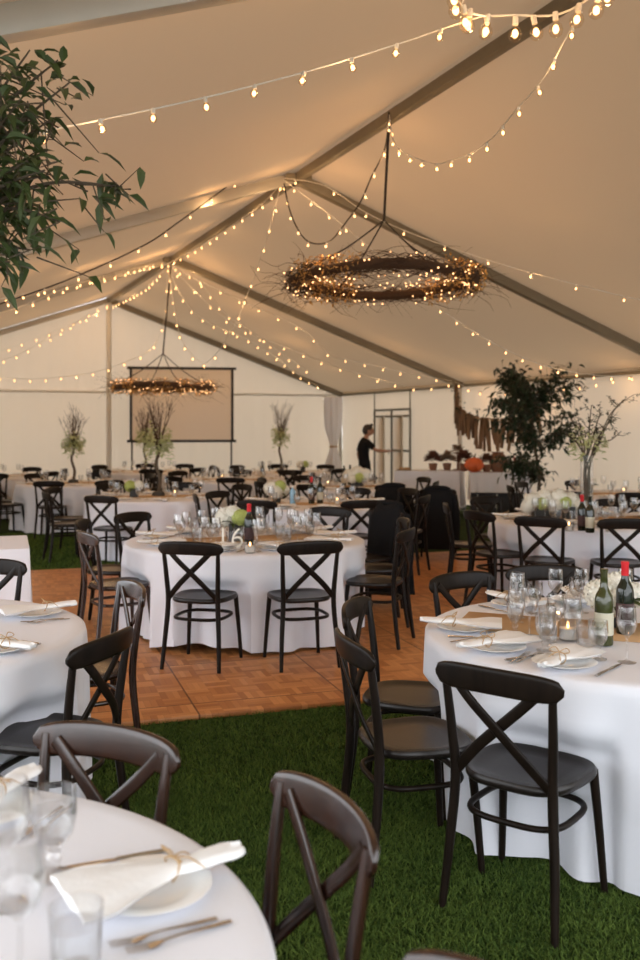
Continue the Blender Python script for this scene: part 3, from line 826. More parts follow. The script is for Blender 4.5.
def bouquet(label, loc, heads, greens=10, box=(.10, .10, .11), name='flower_arrangement', R=.06):
    t = thing(name, label, 'flowers', loc)
    MB().box((0, 0, box[2] / 2), box, bev=.006).build('vase', M_DARKVASE, t)
    for (x, y, z, r, m) in heads:
        mb = MB(); hydrangea(mb, (x, y, z), r, 70, 0, r * .30); mb.build('flower_head', m, t, 30)
    if greens:
        mb = MB()
        for i in range(greens):
            a = random.uniform(0, 2 * PI); d = Vector((math.cos(a), math.sin(a), random.uniform(-.1, .5)))
            leaf(mb, Vector((.04 * math.cos(a), .04 * math.sin(a), box[2])), d, random.uniform(.08, .13), .045)
        mb.build('leaves', M_LEAF, t)
    return t
def tabpos(t, dx, dy): return (TABLES[t][0] + dx, TABLES[t][1] + dy, TZ + .003)
W_, G_ = M_WHITEFL, M_GREENFL
bouquet('white hydrangea and lime flower bouquet in a dark box by number 16', P(236, 541, F * (HC - TZ) / (541 - HY)),
        [(-.085, .02, .185, .075, W_), (-.03, .05, .20, .07, W_), (.035, -.03, .19, .06, G_), (.06, .05, .17, .055, G_), (-.03, .0, .22, .055, W_)], 10, (.11, .10, .14))
bouquet('wide white hydrangea box before the twig vase', tabpos('RM', -.32, .05),
        [(-.20, 0, .16, .085, W_), (-.08, .04, .19, .09, W_), (.05, 0, .20, .085, W_), (.17, .03, .17, .085, W_), (-.13, -.06, .15, .055, G_), (.10, -.07, .16, .055, G_), (.0, -.07, .14, .06, W_), (.24, -.02, .13, .06, W_), (-.26, -.02, .12, .06, W_)], 14, (.40, .16, .12))
bouquet('white rose bouquet with leaves behind the wine bottles', tabpos('TR', -.03, .12),
        [(-.07, 0, .14, .062, W_), (.02, .04, .17, .06, W_), (-.02, -.05, .11, .055, W_), (.09, .0, .14, .05, W_)], 14)
bouquet('white and lime bouquet beside the blue bottle on the second table', tabpos('B', -.42, .15),
        [(-.07, 0, .17, .08, W_), (.04, 0, .19, .07, G_), (.0, -.05, .13, .07, W_), (.09, .03, .15, .06, W_)], 10)
bouquet('round cream bouquet on the table in front of the waiter', tabpos('C', .15, -.1),
        [(-.13, 0, .17, .09, W_), (0, .02, .21, .10, W_), (.12, -.02, .18, .09, W_), (.03, -.08, .14, .07, G_), (-.08, -.07, .12, .06, W_)], 12, (.2, .14, .12))
bouquet('low pale bouquet on the branch tree lawn table', tabpos('D', -.25, -.15), [(-.05, 0, .14, .07, G_), (.05, .02, .15, .06, W_)], 10)
bouquet('small white bouquet on the table by the green tree', tabpos('R2', -.35, 0), [(-.05, 0, .15, .07, W_), (.05, .02, .16, .06, W_)], 10)
bouquet('small low bouquet on the far table by the curtain', tabpos('J', .35, 0), [(-.05, 0, .15, .07, W_), (.05, .02, .16, .06, G_)], 10)

def branch_tree(label, loc, H=1.25, spread=.30, seed=0, vase=False, green=1.5, m_twig=M_BARK):
    rng = random.Random(seed); t = thing('branch_centrepiece', label, 'centrepiece', loc)
    MB().lathe([(0, 0), (.085, 0), (.09, .01), (.075, .05), (.03, .06), (0, .06)], n=18).build('base', M_DARKVASE, t)
    h0 = H * .45
    tr = MB(); pts = catmull([(0, 0, .03), (.02, .01, h0 * .35), (-.025, -.01, h0 * .7), (.01, 0, h0)], 6)
    tr.tube(pts, [.026 - .008 * i / len(pts) for i in range(len(pts))], 8); tr.build('trunk', M_BARK, t)
    tw = MB(); fl = MB()
    for i in range(24):
        a = rng.uniform(0, 2 * PI); s_ = rng.uniform(.25, 1) * spread; top = rng.uniform(.7, 1) * (H - h0)
        p = [Vector((.01, 0, h0 - rng.uniform(0, .1)))]
        for k in range(1, 6):
            u = k / 5; p.append(Vector((s_ * math.cos(a) * u + rng.uniform(-.02, .02), s_ * math.sin(a) * u + rng.uniform(-.02, .02), h0 + top * u)))
        c = catmull(p, 3); tw.tube(c, [.006 - .0045 * q / len(c) for q in range(len(c))], 5)
        for k in range(3):
            b = c[rng.randint(5, len(c) - 2)]; e = b + Vector((rng.uniform(-.10, .10), rng.uniform(-.10, .10), rng.uniform(.05, .16)))
            tw.tube([b, (b + e) / 2 + Vector((rng.uniform(-.02, .02), 0, 0)), e], [.003, .0025, .0015], 4)
    for i in range(int(240 * green)):
        a = rng.uniform(0, 2 * PI); r = rng.uniform(0, 1) ** .6 * spread * .65; z = h0 + rng.gauss(.08, .09) * H * .8
        d = Vector((math.cos(a), math.sin(a), rng.uniform(-.5, .6)))
        leaf(fl, Vector((r * math.cos(a), r * math.sin(a), z)), d, rng.uniform(.04, .075), rng.uniform(.035, .055))
    tw.build('twigs', M_TWIG, t); fl.build('blossom', M_PALELEAF, t); return t
branch_tree('curly branch tree with lime blossom on the two-toned lawn table', tabpos('D', .02, .1), 1.32, .26, 1)
branch_tree('curly branch tree with lime blossom before the gable pole', tabpos('E', -.02, 0), 1.22, .24, 2)
branch_tree('curly branch tree standing just before the projection screen', tabpos('I', -.05, 0), 1.35, .26, 3)
branch_tree('curly branch tree with pale blossom near the tied curtain', tabpos('J', -.1, 0), 1.40, .24, 4)

# tall glass vase with blossom and dark curving branches
def twig_vase(loc):
    t = thing('twig_vase', 'tall clear glass vase of dark branches and white blossom', 'vase', loc)
    MB().lathe([(0, 0), (.060, 0), (.062, .004), (.062, .62), (.058, .62), (.058, .012), (0, .012)], n=24).build('glass_cylinder', M_GLASS, t)
    rng = random.Random(5); st = MB(); lf = MB()
    ends = [(.42, .1, 1.18), (.30, -.05, 1.12), (.18, .1, 1.05), (-.15, .05, 1.0), (-.28, -.05, .90), (.05, 0, 1.12), (.36, .05, .86), (-.05, .1, .95), (.25, 0, .98)]
    for (x, y, z) in ends:
        c = catmull([(rng.uniform(-.02, .02), rng.uniform(-.02, .02), .02), (rng.uniform(-.03, .03), 0, .45), (x * .3, y * .4, .72), (x * .7, y * .8, z * .9), (x, y, z)], 6)
        st.tube(c, [.011 - .008 * q / len(c) for q in range(len(c))], 6)
        for k in range(6):
            b = c[rng.randint(14, len(c) - 1)]; e = b + Vector((rng.uniform(-.12, .16), rng.uniform(-.08, .08), rng.uniform(-.02, .14)))
            st.tube([b, (b + e) / 2 + Vector((0, 0, rng.uniform(-.02, .02))), e], [.0035, .003, .0015], 4)
            for q in range(5): leaf(lf, b + (e - b) * rng.uniform(.2, 1), Vector((rng.uniform(-1, 1), rng.uniform(-1, 1), rng.uniform(-.4, .6))), rng.uniform(.03, .05), .02)
    st.build('branches', M_BARK, t); lf.build('leaves', M_LEAF2, t)
    mb = MB()
    for i in range(170):
        a = rng.uniform(0, 2 * PI); r = rng.uniform(0, 1) ** .6 * .17; z = rng.gauss(.72, .075)
        leaf(mb, Vector((r * math.cos(a), r * math.sin(a), z)), Vector((math.cos(a), math.sin(a), rng.uniform(-.4, .6))), rng.uniform(.04, .07), rng.uniform(.03, .05))
    mb.build('blossom', M_PALELEAF, t)
twig_vase(tabpos('RM', .03, .12))

# bottles, candles, number
def at_table(t, dx, dy, proto, label, scale=None, rz=0): return place(proto, (TABLES[t][0] + dx, TABLES[t][1] + dy, TZ + .003), rz, label, None, scale)
put(GRN, 604, 645, 'olive green wine bottle on the brown runner beside the candle')
put(RED, 625, 634, 'red-capped dark wine bottle behind the olive green one')
put(VOT, 568, 640, 'lit votive candle in clear glass beside the olive green bottle', scale=1.15)
put(RED, 249, 545, 'red-capped dark wine bottle beside the number 16')
put(VOT, 250, 553, 'lit votive candle between the numeral and red-capped bottle on number 16')
put(RED, 582, 531, 'red-capped bottle in front of the tall twig vase')
put(BLK, 590, 533, 'plain dark bottle leaning in behind the red-capped one by the vase')
put(VOT, 569, 531, 'lit votive candle before the wide hydrangea box')
put(VOT, 610, 532, 'lit votive candle beside the bottles by the twig vase')
at_table('B', .0, .0, RED, 'red-capped wine bottle on the table behind number 16')
at_table('B', .10, .04, BLK, 'dark bottle next to the red-capped one behind number 16')
WB = thing('water_bottle', 'pale blue bottle beside the bouquet on the second table', 'bottle', (TABLES['B'][0] - .22, TABLES['B'][1] - .1, TZ + .003))
MB().lathe([(0, 0), (.033, 0), (.035, .01), (.035, .14), (.028, .17), (.012, .19), (.012, .20), (0, .20)], n=18).build('bottle_body', simple('blue_plastic', (.25, .45, .62), .25), WB)
MB().lathe([(.014, .195), (.014, .215), (0, .216)], n=14).build('cap', M_CHINA, WB)
at_table('C', -.05, .1, BLK, 'dark bottle on the table in front of the waiter'); at_table('C', .05, .3, BLK, 'second dark bottle behind the cream bouquet')
at_table('F', .5, .0, BLK, 'lone dark bottle on the far table under the small wreath')
for t, dx, dy in (('B', .3, -.1), ('C', -.3, 0), ('D', .25, 0), ('R2', .1, -.1), ('F', -.2, 0)):
    at_table(t, dx, dy, VOT, 'lit votive candle on ' + TNAME[t])
def table_number():
    d = F * (HC - TZ) / (549 - HY); t = thing('table_number', 'white cut-out numeral 16 standing before the bouquet', 'table number', ((224 - 320) / F * d + .045, d, TZ + .002), .05)
    MB().box((0, 0, .006), (.16, .05, .012), bev=.003).build('base', M_WHITEPAINT, t)
    cu = bpy.data.curves.new('numeral', 'FONT'); cu.body = '16'; cu.size = .21; cu.extrude = .005; cu.offset = -.003; cu.align_x = 'CENTER'; cu.materials.append(M_CARD)
    o = link('numeral', cu, t); bpy.context.view_layer.update()
    me = bpy.data.meshes.new_from_object(o.evaluated_get(bpy.context.evaluated_depsgraph_get())); bpy.data.objects.remove(o)
    o = link('numeral', me, t); o.rotation_euler = (PI / 2, 0, 0); o.location = (0, 0, .012)
table_number()

# ------------------------------------------------------------------ rectangular table at the frame edge
def rect_table(name, label, corner, ex, ey, L, W, H=.75, skirt=.68, cloth_label='x', legs=True, over=None):
    """corner plus two edge directions; cloth with a square-cornered skirt"""
    c, ex, ey = Vector((*corner, 0)), Vector((*ex, 0)).normalized(), Vector((*ey, 0)).normalized()
    t = thing(name, label, 'table', c)
    R = Matrix((ex, ey, Vector((0, 0, 1)))).transposed()
    MB().box(R @ Vector((L / 2, W / 2, H - .02)), (L - .02, W - .02, .035), M=R).build('tabletop', M_TABLEWOOD, t)
    for u in (.12, L - .12):
        for v in (.1, W - .1):
            MB().tube([R @ Vector((u, v, 0)), R @ Vector((u, v, H - .04))], .015, 8).build('leg', M_STEEL, t)
    mb = MB(); per = []; n = 26
    for (p, q) in (((0, 0), (L, 0)), ((L, 0), (L, W)), ((L, W), (0, W)), ((0, W), (0, 0))):
        for k in range(n): per.append((p[0] + (q[0] - p[0]) * k / n, p[1] + (q[1] - p[1]) * k / n, k))
    N = len(per); vs_ = []
    for j in range(11):
        f = j / 10
        for i, (x, y, k) in enumerate(per):
            dx = (x - L / 2) / (L / 2); dy = (y - W / 2) / (W / 2)
            wv = .022 * f * math.sin(i * 1.15 + 2 * math.sin(i * .3)) + .02 * f
            ox = wv * (dx if abs(dx) > .99 else 0); oy = wv * (dy if abs(dy) > .99 else 0)
            sk = skirt if not isinstance(skirt, (tuple, list)) else skirt[i // n]
            z = H + .006 - sk * f
            e = .006
            vs_.append(R @ Vector((x + ox + (e if dx > .99 else -e if dx < -.99 else 0), y + oy + (e if dy > .99 else -e if dy < -.99 else 0), z)))
    fs = [(j * N + i, j * N + (i + 1) % N, (j + 1) * N + (i + 1) % N, (j + 1) * N + i) for j in range(10) for i in range(N)]
    fs.append(tuple(range(N)))
    mb.add(vs_, fs); o = mb.build('tablecloth', M_CLOTH, angle=50); o.location = c
    tag(o, cloth_label, 'tablecloth'); return t
rect_table('rectangular_table', 'long square-cornered table behind the leafy tree table, on the dance floor', (-2.16, 6.92), (-.947, -.32), (-.32, .947), 1.8, .9, skirt=.69,
           cloth_label='white cloth with square corner over the long table on the dance floor')
# buffet
rect_table('buffet_table', 'buffet table holding dried flower pots by the entrance door', (1.42, 17.75), (1.0, -.30), (.30, 1.0), 1.22, .75, H=.83, skirt=(.78, .70, .78, .7),
           cloth_label='white cloth over the buffet table by the entrance door')
rect_table('buffet_table', 'buffet table under the split log garland with a short cloth', (2.75, 17.0), (1.0, -.12), (.12, 1.0), 1.05, .70, H=.83, skirt=(.36, .5, .36, .5),
           cloth_label='short white cloth over the buffet table under the log garland')

# ------------------------------------------------------------------ buffet dressing
BZ = .838
def dried_pot(label, loc, R, m_fl, m_pot=M_POTTERY, n=230, h=.14, sc=1.0):
    t = thing('flower_pot', label, 'pot of flowers', loc)
    MB().lathe([(0, 0), (.06 * sc, 0), (.08 * sc, h * .6), (.085 * sc, h), (.078 * sc, h), (.07 * sc, h * .7), (0, h * .7)], n=16).build('pot', m_pot, t)
    mb = MB()
    for i in range(n):
        a = random.uniform(0, 2 * PI); el = random.uniform(-.2, 1.4); d = Vector((math.cos(a) * math.cos(el), math.sin(a) * math.cos(el), math.sin(el)))
        leaf(mb, Vector((0, 0, h + R * .35)) + d * R * random.uniform(.3, .8), d, R * random.uniform(.30, .5), R * .34, droop=.05)
    mb.build('dried_blooms', m_fl, t); return t
M_DKRED = simple('dark_dried_bloom', (.13, .045, .025), .85, noise=.4, nscale=15)
M_TAN = simple('tan_dried_bloom', (.24, .14, .08), .85, noise=.4, nscale=15)
dried_pot('low bushy dried flower pot at the door end of the buffet', P(433, 470, 17.85) * 1, .17, M_DKRED); 
for i, (px, d, R, m, lab) in enumerate([(447, 17.95, .17, M_TAN, 'tall tan dried flower pot second from the buffet door end'), (464, 17.62, .19, M_DKRED, 'dark dried flower pot under the stacked cake stand flowers')]):
    dried_pot(lab, P(px, 470, d), R, m)
for o in COL.objects:
    if o.name.startswith('flower_pot') and o.parent is None: o.location.z = BZ
ped = thing('pedestal_stand', 'tall pedestal stand of dried blooms in the buffet middle', 'stand', (P(458, 470, 17.98).x, 17.98, BZ))
MB().lathe([(0, 0), (.10, 0), (.10, .012), (.025, .03), (.02, .30), (.11, .33), (.11, .345), (0, .345)], n=18).build('pedestal', M_POTTERY, ped)
mb = MB()
for i in range(80):
    a = random.uniform(0, 2 * PI); d = Vector((math.cos(a), math.sin(a), random.uniform(.0, 1.6))).normalized()
    leaf(mb, Vector((0, 0, .37)) + d * random.uniform(.02, .10), d, .09, .05)
mb.build('dried_blooms', M_TAN, ped)
def pumpkin(label, loc, r):
    t = thing('pumpkin', label, 'pumpkin', loc); mb = MB(); n, m = 32, 12; vs_ = []
    for i in range(m + 1):
        th = PI * i / m
        for q in range(n):
            a = 2 * PI * q / n; rr = r * (1 + .07 * math.cos(8 * a)) * math.sin(th) ** .85
            vs_.append((rr * math.cos(a), rr * math.sin(a), r * .8 - r * .8 * math.cos(th) * (1 - .12 * math.sin(th))))
    mb.add(vs_, [(i * n + q, i * n + (q + 1) % n, (i + 1) * n + (q + 1) % n, (i + 1) * n + q) for i in range(m) for q in range(n)]); mb.build('pumpkin_body', M_ORANGE, t)
    MB().tube([(0, 0, r * 1.55), (.01, 0, r * 1.85), (.03, 0, r * 2.0)], [.018, .013, .012], 8).build('stem', M_BARK, t)
pumpkin('large orange pumpkin on the buffet under the garland', (2.83, 17.12, BZ), .17)
pumpkin('smaller orange pumpkin tucked behind the large one', (2.92, 17.40, BZ), .13)
dried_pot('dark dried flower pot between pumpkin and pottery jar', (3.07, 17.18, BZ), .15, M_DKRED)
t = thing('pottery_jar', 'bulbous brown pottery jar on the garland buffet', 'jar', (3.28, 17.2, BZ))
MB().lathe([(0, 0), (.10, 0), (.15, .09), (.17, .20), (.15, .29), (.10, .34), (.115, .37), (.105, .37), (.09, .34), (0, .33)], n=24).build('jar_body', M_POTTERY, t)
MB().tube([(.165 * math.cos(a), .165 * math.sin(a), .24) for a in [2 * PI * q / 24 for q in range(24)]], .008, 6, closed=True).build('rope_band', M_TWINE, t)
for (x, lab) in ((3.46, 'cream menu card standing nearer the pottery jar'), (3.70, 'cream menu card standing at the tree end of the buffet')):
    t = thing('menu_card', lab, 'card', (x, 17.05, BZ))
    MB().box((0, 0, .085), (.12, .006, .17), M=Matrix.Rotation(-.12, 3, 'X')).build('card', M_CARD, t)
    MB().box((0, .01, .006), (.10, .05, .012), bev=.002).build('card_foot', M_TABLEWOOD, t)
t = thing('candle_holder', 'dark red candle on a stick between the two menu cards', 'candle', (3.58, 17.15, BZ))
MB().lathe([(0, 0), (.045, 0), (.045, .01), (.012, .02), (.012, .16), (.03, .17), (.03, .18), (0, .18)], n=14).build('stick', M_FRAME, t)
MB().lathe([(0, .18), (.025, .18), (.025, .27), (0, .272)], n=14).build('candle', simple('red_wax', (.30, .02, .02), .5), t)
for (x, lab) in ((3.02, 'black box added to darken the space under the garland buffet, toward the door'), (3.52, 'black box added to darken the space under the garland buffet, toward the tree')):
    t = thing('dark_filler_box', lab, 'dark filler', (x, 17.28, 0), -.12)  # boxes added to fill the dark space below the short cloth
    MB().box((0, 0, .22), (.46, .44, .44), bev=.015).build('filler_body', M_FRAME, t)
    MB().box((0, 0, .455), (.49, .47, .03), bev=.008).build('filler_lid', M_FRAME, t)
# bread plates at the door end
t = thing('serving_platter', 'pale wooden platter with rolls at the door end of the buffet', 'platter', (1.62, 17.9, BZ))
MB().lathe([(0, 0), (.13, 0), (.15, .012), (.145, .016), (0, .008)], n=24).build('platter', M_TABLEWOOD, t)
for q in range(5):
    tag(MB().ell((1.62 + .07 * math.cos(q * 1.26), 17.9 + .07 * math.sin(q * 1.26), BZ + .032), (.045, .035, .026), 10, 8).build('bread_roll', M_KRAFT), 'golden bread roll on the pale platter', 'bread', 'bread rolls on the platter')

# ------------------------------------------------------------------ black coats over chairs
def coat(label, x, y, f, h=.98, w=.44, low=.25, z0=0.0, seed=0):
    rng = random.Random(seed); rz = math.atan2(f[1], f[0]) - PI / 2
    mb = MB(); n, m = 36, 16; vs_ = []
    for j in range(m + 1):
        u = j / m; z = h - (h - low) * u
        for q in range(n):
            a = 2 * PI * q / n; c, s_ = math.cos(a), math.sin(a)
            sh = min(1, .25 + u * 5) ** .5
            rx = w / 2 * sh * (1 + .18 * u); ry = (.075 + .04 * u) * sh
            k = 1 + .22 * u * math.sin(a * 5 + seed + 2 * math.sin(a * 2))
            vs_.append((math.copysign(abs(c) ** .7, c) * rx * k, -.285 + math.copysign(abs(s_) ** .7, s_) * ry * k + .02 * u, z + .02 * math.cos(a * 2) * (1 - u)))
    fs = [(j * n + q, j * n + (q + 1) % n, (j + 1) * n + (q + 1) % n, (j + 1) * n + q) for j in range(m) for q in range(n)]
    fs.append(tuple(range(n)))
    t = thing('coat', label, 'coat', (x, y, z0), rz)
    mb.add(vs_, fs); mb.build('coat_body', M_CLOTHBLK, t, 70)
    MB().tube(catmull([(-.15, -.285, h - .02), (-.08, -.30, h + .005), (.08, -.30, h + .005), (.15, -.285, h - .02)], 6), (.028, .03), 10).build('collar', M_CLOTHBLK, t)
    for s_ in (-1, 1):
        MB().tube(catmull([(s_ * w * .46, -.29, h - .08), (s_ * w * .55, -.30, h - .35), (s_ * w * .53, -.28, h - .62)], 6), [(.05, .045)] * 13, 10).build('sleeve', M_CLOTHBLK, t)
coat('black coat hung over the chair beside number 16, hem to the floor', .42, 8.36, (-.75, -.66), .92, .42, .12, .032, 1)
for (x, y, lab, cl) in ((1.52, 11.9, 'black chair in the dark aisle under a black coat', 'wide black coat over the chair in the dark aisle'), (1.02, 12.5, 'black chair in the dark aisle under a black jacket', 'black jacket over the neighbouring chair in the dark aisle')):
    chair(x, y, (.2, .98), lab); coat(cl, x, y, (.2, .98), .90, .42, .15, 0.0, int(x * 10))

# ------------------------------------------------------------------ projection screen
def screen():
    d = 21.4; c = P(182, 440, d); t = thing('projection_screen', 'large pale projection screen in a black frame before the gable', 'screen', (c.x, c.y, 0), TENT_ROT * .35)
    w, z0, z1 = 2.30, 1.35, 3.02
    MB().box((0, 0, (z0 + z1) / 2), (w - .04, .008, z1 - z0 - .04)).build('screen_fabric', M_SCREEN, t)
    mb = MB()
    for x in (-w / 2, w / 2): mb.box((x, 0, (z0 + z1) / 2), (.06, .05, z1 - z0 + .06), bev=.008)
    for z in (z0, z1): mb.box((0, 0, z), (w + .18, .055, .06), bev=.008)
    mb.build('screen_frame', M_FRAME, t)
    for x in (-w / 2 + .02, w / 2 - .02):
        MB().tube([(x, .05, 0), (x, .05, z0)], .02, 8).build('leg', M_FRAME, t)
        MB().tube([(x, -.40, .015), (x, .05, .55), (x, .50, .015)], .014, 8).build('strut', M_FRAME, t)
screen()

# gathered white curtain in the corner
def curtain(label, p, h, w):
    mb = MB(); n, m = 48, 20; vs_ = []
    for j in range(m + 1):
        z = h - h * j / m
        k = 1 - .62 * math.exp(-((z - 1.15) / .35) ** 2)
        for q in range(n):
            a = 2 * PI * q / n; r = (1 + .16 * math.sin(9 * a)) * k
            vs_.append((w * r * math.cos(a), w * .45 * r * math.sin(a), z))
    mb.add(vs_, [(j * n + q, j * n + (q + 1) % n, (j + 1) * n + (q + 1) % n, (j + 1) * n + q) for j in range(m) for q in range(n)])
    t = thing('curtain', label, 'curtain', p, TENT_ROT)
    mb.build('drape', M_CLOTH, t, 70)
    MB().tube([(w * .46 * math.cos(a), w * .24 * math.sin(a), 1.15) for a in [2 * PI * q / 20 for q in range(20)]], .02, 6, closed=True).build('tie', M_TWINE, t)
p = T(.55, HW - .45, 0); curtain('gathered white curtain tied in the tent corner beside the waiter', (p.x, p.y, .0), EAVE - .08, .24)

# ------------------------------------------------------------------ the waiter
def remesh(o, vox, it=4):
    r = o.modifiers.new('remesh', 'REMESH'); r.mode = 'VOXEL'; r.voxel_size = vox; r.use_smooth_shade = True
    s_ = o.modifiers.new('smooth', 'SMOOTH'); s_.iterations = it; s_.factor = .5
def person():
    t = thing('person', 'dark-haired waiter in black reaching towards the door', 'person', (P(365, 430, 19.6).x, 19.6, 0), 0)
    b = MB()
    # faces +x (towards the door), head slightly bowed
    hips, chest, neck = Vector((-.02, 0, .92)), Vector((-.03, 0, 1.26)), Vector((.02, 0, 1.44))
    b.tube(catmull([(0, 0, .86), hips, (-.03, 0, 1.08), chest, (-.01, 0, 1.39), (.01, 0, 1.44)], 4), [(.10, .15), (.105, .155), (.11, .16), (.11, .16), (.105, .155), (.10, .15), (.098, .145), (.098, .145), (.10, .15), (.105, .16), (.11, .17), (.115, .18), (.115, .185), (.11, .185), (.10, .18), (.09, .17), (.08, .14), (.07, .10), (.06, .07), (.055, .06), (.05, .055)], 16, up=(1, 0, 0))
    b.tube([(.0, 0, 1.40), (.03, 0, 1.47), (.05, 0, 1.54)], [.058, .053, .052], 12)
    b.ell((.075, 0, 1.60), (.098, .076, .118), 18, 14, rot=Matrix.Rotation(.15, 3, 'Y'))
    b.ell((.10, 0, 1.545), (.062, .052, .055), 12, 8)          # jaw
    b.tube([(.165, 0, 1.605), (.183, 0, 1.585), (.192, 0, 1.57), (.172, 0, 1.563)], [.012, .014, .017, .012], 8)   # nose
    b.ell((.163, 0, 1.538), (.012, .024, .008), 8, 6); b.ell((.160, 0, 1.525), (.012, .021, .008), 8, 6)            # lips
    for s_ in (-1, 1):
        b.ell((.067, s_ * .076, 1.595), (.022, .010, .034), 8, 6)
        b.ell((.155, s_ * .032, 1.615), (.012, .016, .010), 8, 6)
    legs = [(.02, -.09), (-.06, .09)]
    for (x, y) in legs:
        b.tube(catmull([(0, y, .90), (x + .02, y, .68), (x + .02, y * 1.05, .48), (x - .01, y * 1.05, .28), (x - .02, y * 1.05, .09)], 3), [.088, .086, .082, .075, .066, .058, .055, .056, .052, .046, .042, .040, .040], 12)
        b.ell((x + .05, y * 1.05, .045), (.13, .045, .045), 12, 8)
    def arm(sh, el, wr, hand_dir):
        b.tube(catmull([sh, el, wr], 5), [.052, .050, .047, .044, .041, .040, .040, .037, .033, .029, .027], 10)
        d = Vector(hand_dir).normalized(); p = Vector(wr); side = d.cross(Vector((0, 0, 1))).normalized()
        b.tube([p, p + d * .05, p + d * .10], [(.018, .028), (.016, .038), (.013, .038)], 10, up=(0, 0, 1))
        for k in range(4):
            o_ = side * (-.028 + .0187 * k); L = (.062, .075, .078, .066)[k]
            q = p + d * .095 + o_; b.tube([q, q + d * L * .5 + Vector((0, 0, -.008)), q + d * L * .85 + Vector((0, 0, -.026))], [.0085, .008, .007], 8)
        q = p + d * .03 + side * .030; b.tube([q, q + d * .03 + side * .025, q + d * .06 + side * .028], [.010, .0095, .008], 8)
    arm((.03, -.17, 1.37), (.22, -.22, 1.19), (.47, -.16, 1.17), (1, .05, .05))
    arm((-.03, .19, 1.36), (-.13, .22, 1.10), (-.05, .22, .88), (.25, 0, -1))
    o = b.build('body', M_SKIN, t); remesh(o, .009)
    h = MB(); h.ell((.058, 0, 1.632), (.105, .086, .100), 16, 12, rot=Matrix.Rotation(.15, 3, 'Y')); h.ell((.03, 0, 1.60), (.09, .082, .10), 14, 10)
    h.tube([(.10, -.05, 1.70), (.14, 0, 1.715), (.10, .05, 1.70)], [.025, .03, .025], 8)
    ho = h.build('hair', M_HAIR, t)
    s = MB()
    s.tube(catmull([(0, 0, .84), (-.02, 0, .95), (-.03, 0, 1.10), chest, (-.01, 0, 1.38), (.01, 0, 1.435)], 4), [(.128, .178), (.128, .178), (.126, .178), (.124, .176), (.12, .172), (.118, .168), (.116, .165), (.116, .165), (.118, .17), (.122, .18), (.128, .19), (.132, .20), (.132, .205), (.125, .205), (.115, .20), (.105, .19), (.095, .165), (.085, .125), (.078, .09), (.072, .08), (.066, .072)], 16, up=(1, 0, 0))
    s.tube([(.03, -.16, 1.37), (.12, -.20, 1.285), (.175, -.212, 1.235)], [.068, .066, .066], 12)
    s.tube([(-.03, .18, 1.36), (-.09, .21, 1.24), (-.115, .218, 1.16)], [.068, .066, .064], 12)
    so = s.build('shirt', M_CLOTHBLK, t); remesh(so, .012)
    q = MB()
    for (x, y) in legs:
        q.tube(catmull([(0, y, .92), (x + .02, y, .68), (x + .02, y * 1.05, .48), (x - .01, y * 1.05, .28), (x - .02, y * 1.05, .07)], 3), [.105, .102, .098, .092, .084, .078, .075, .075, .072, .068, .066, .065, .065], 12)
    q.tube([(0, 0, .84), (-.01, 0, .96)], [(.122, .172), (.12, .17)], 14, up=(1, 0, 0))
    qo = q.build('trousers', M_CLOTHBLK, t); remesh(qo, .012)
    for (x, y) in legs: MB().ell((x + .05, y * 1.05, .048), (.145, .052, .05), 14, 8).build('shoe', M_FRAME, t)
person()

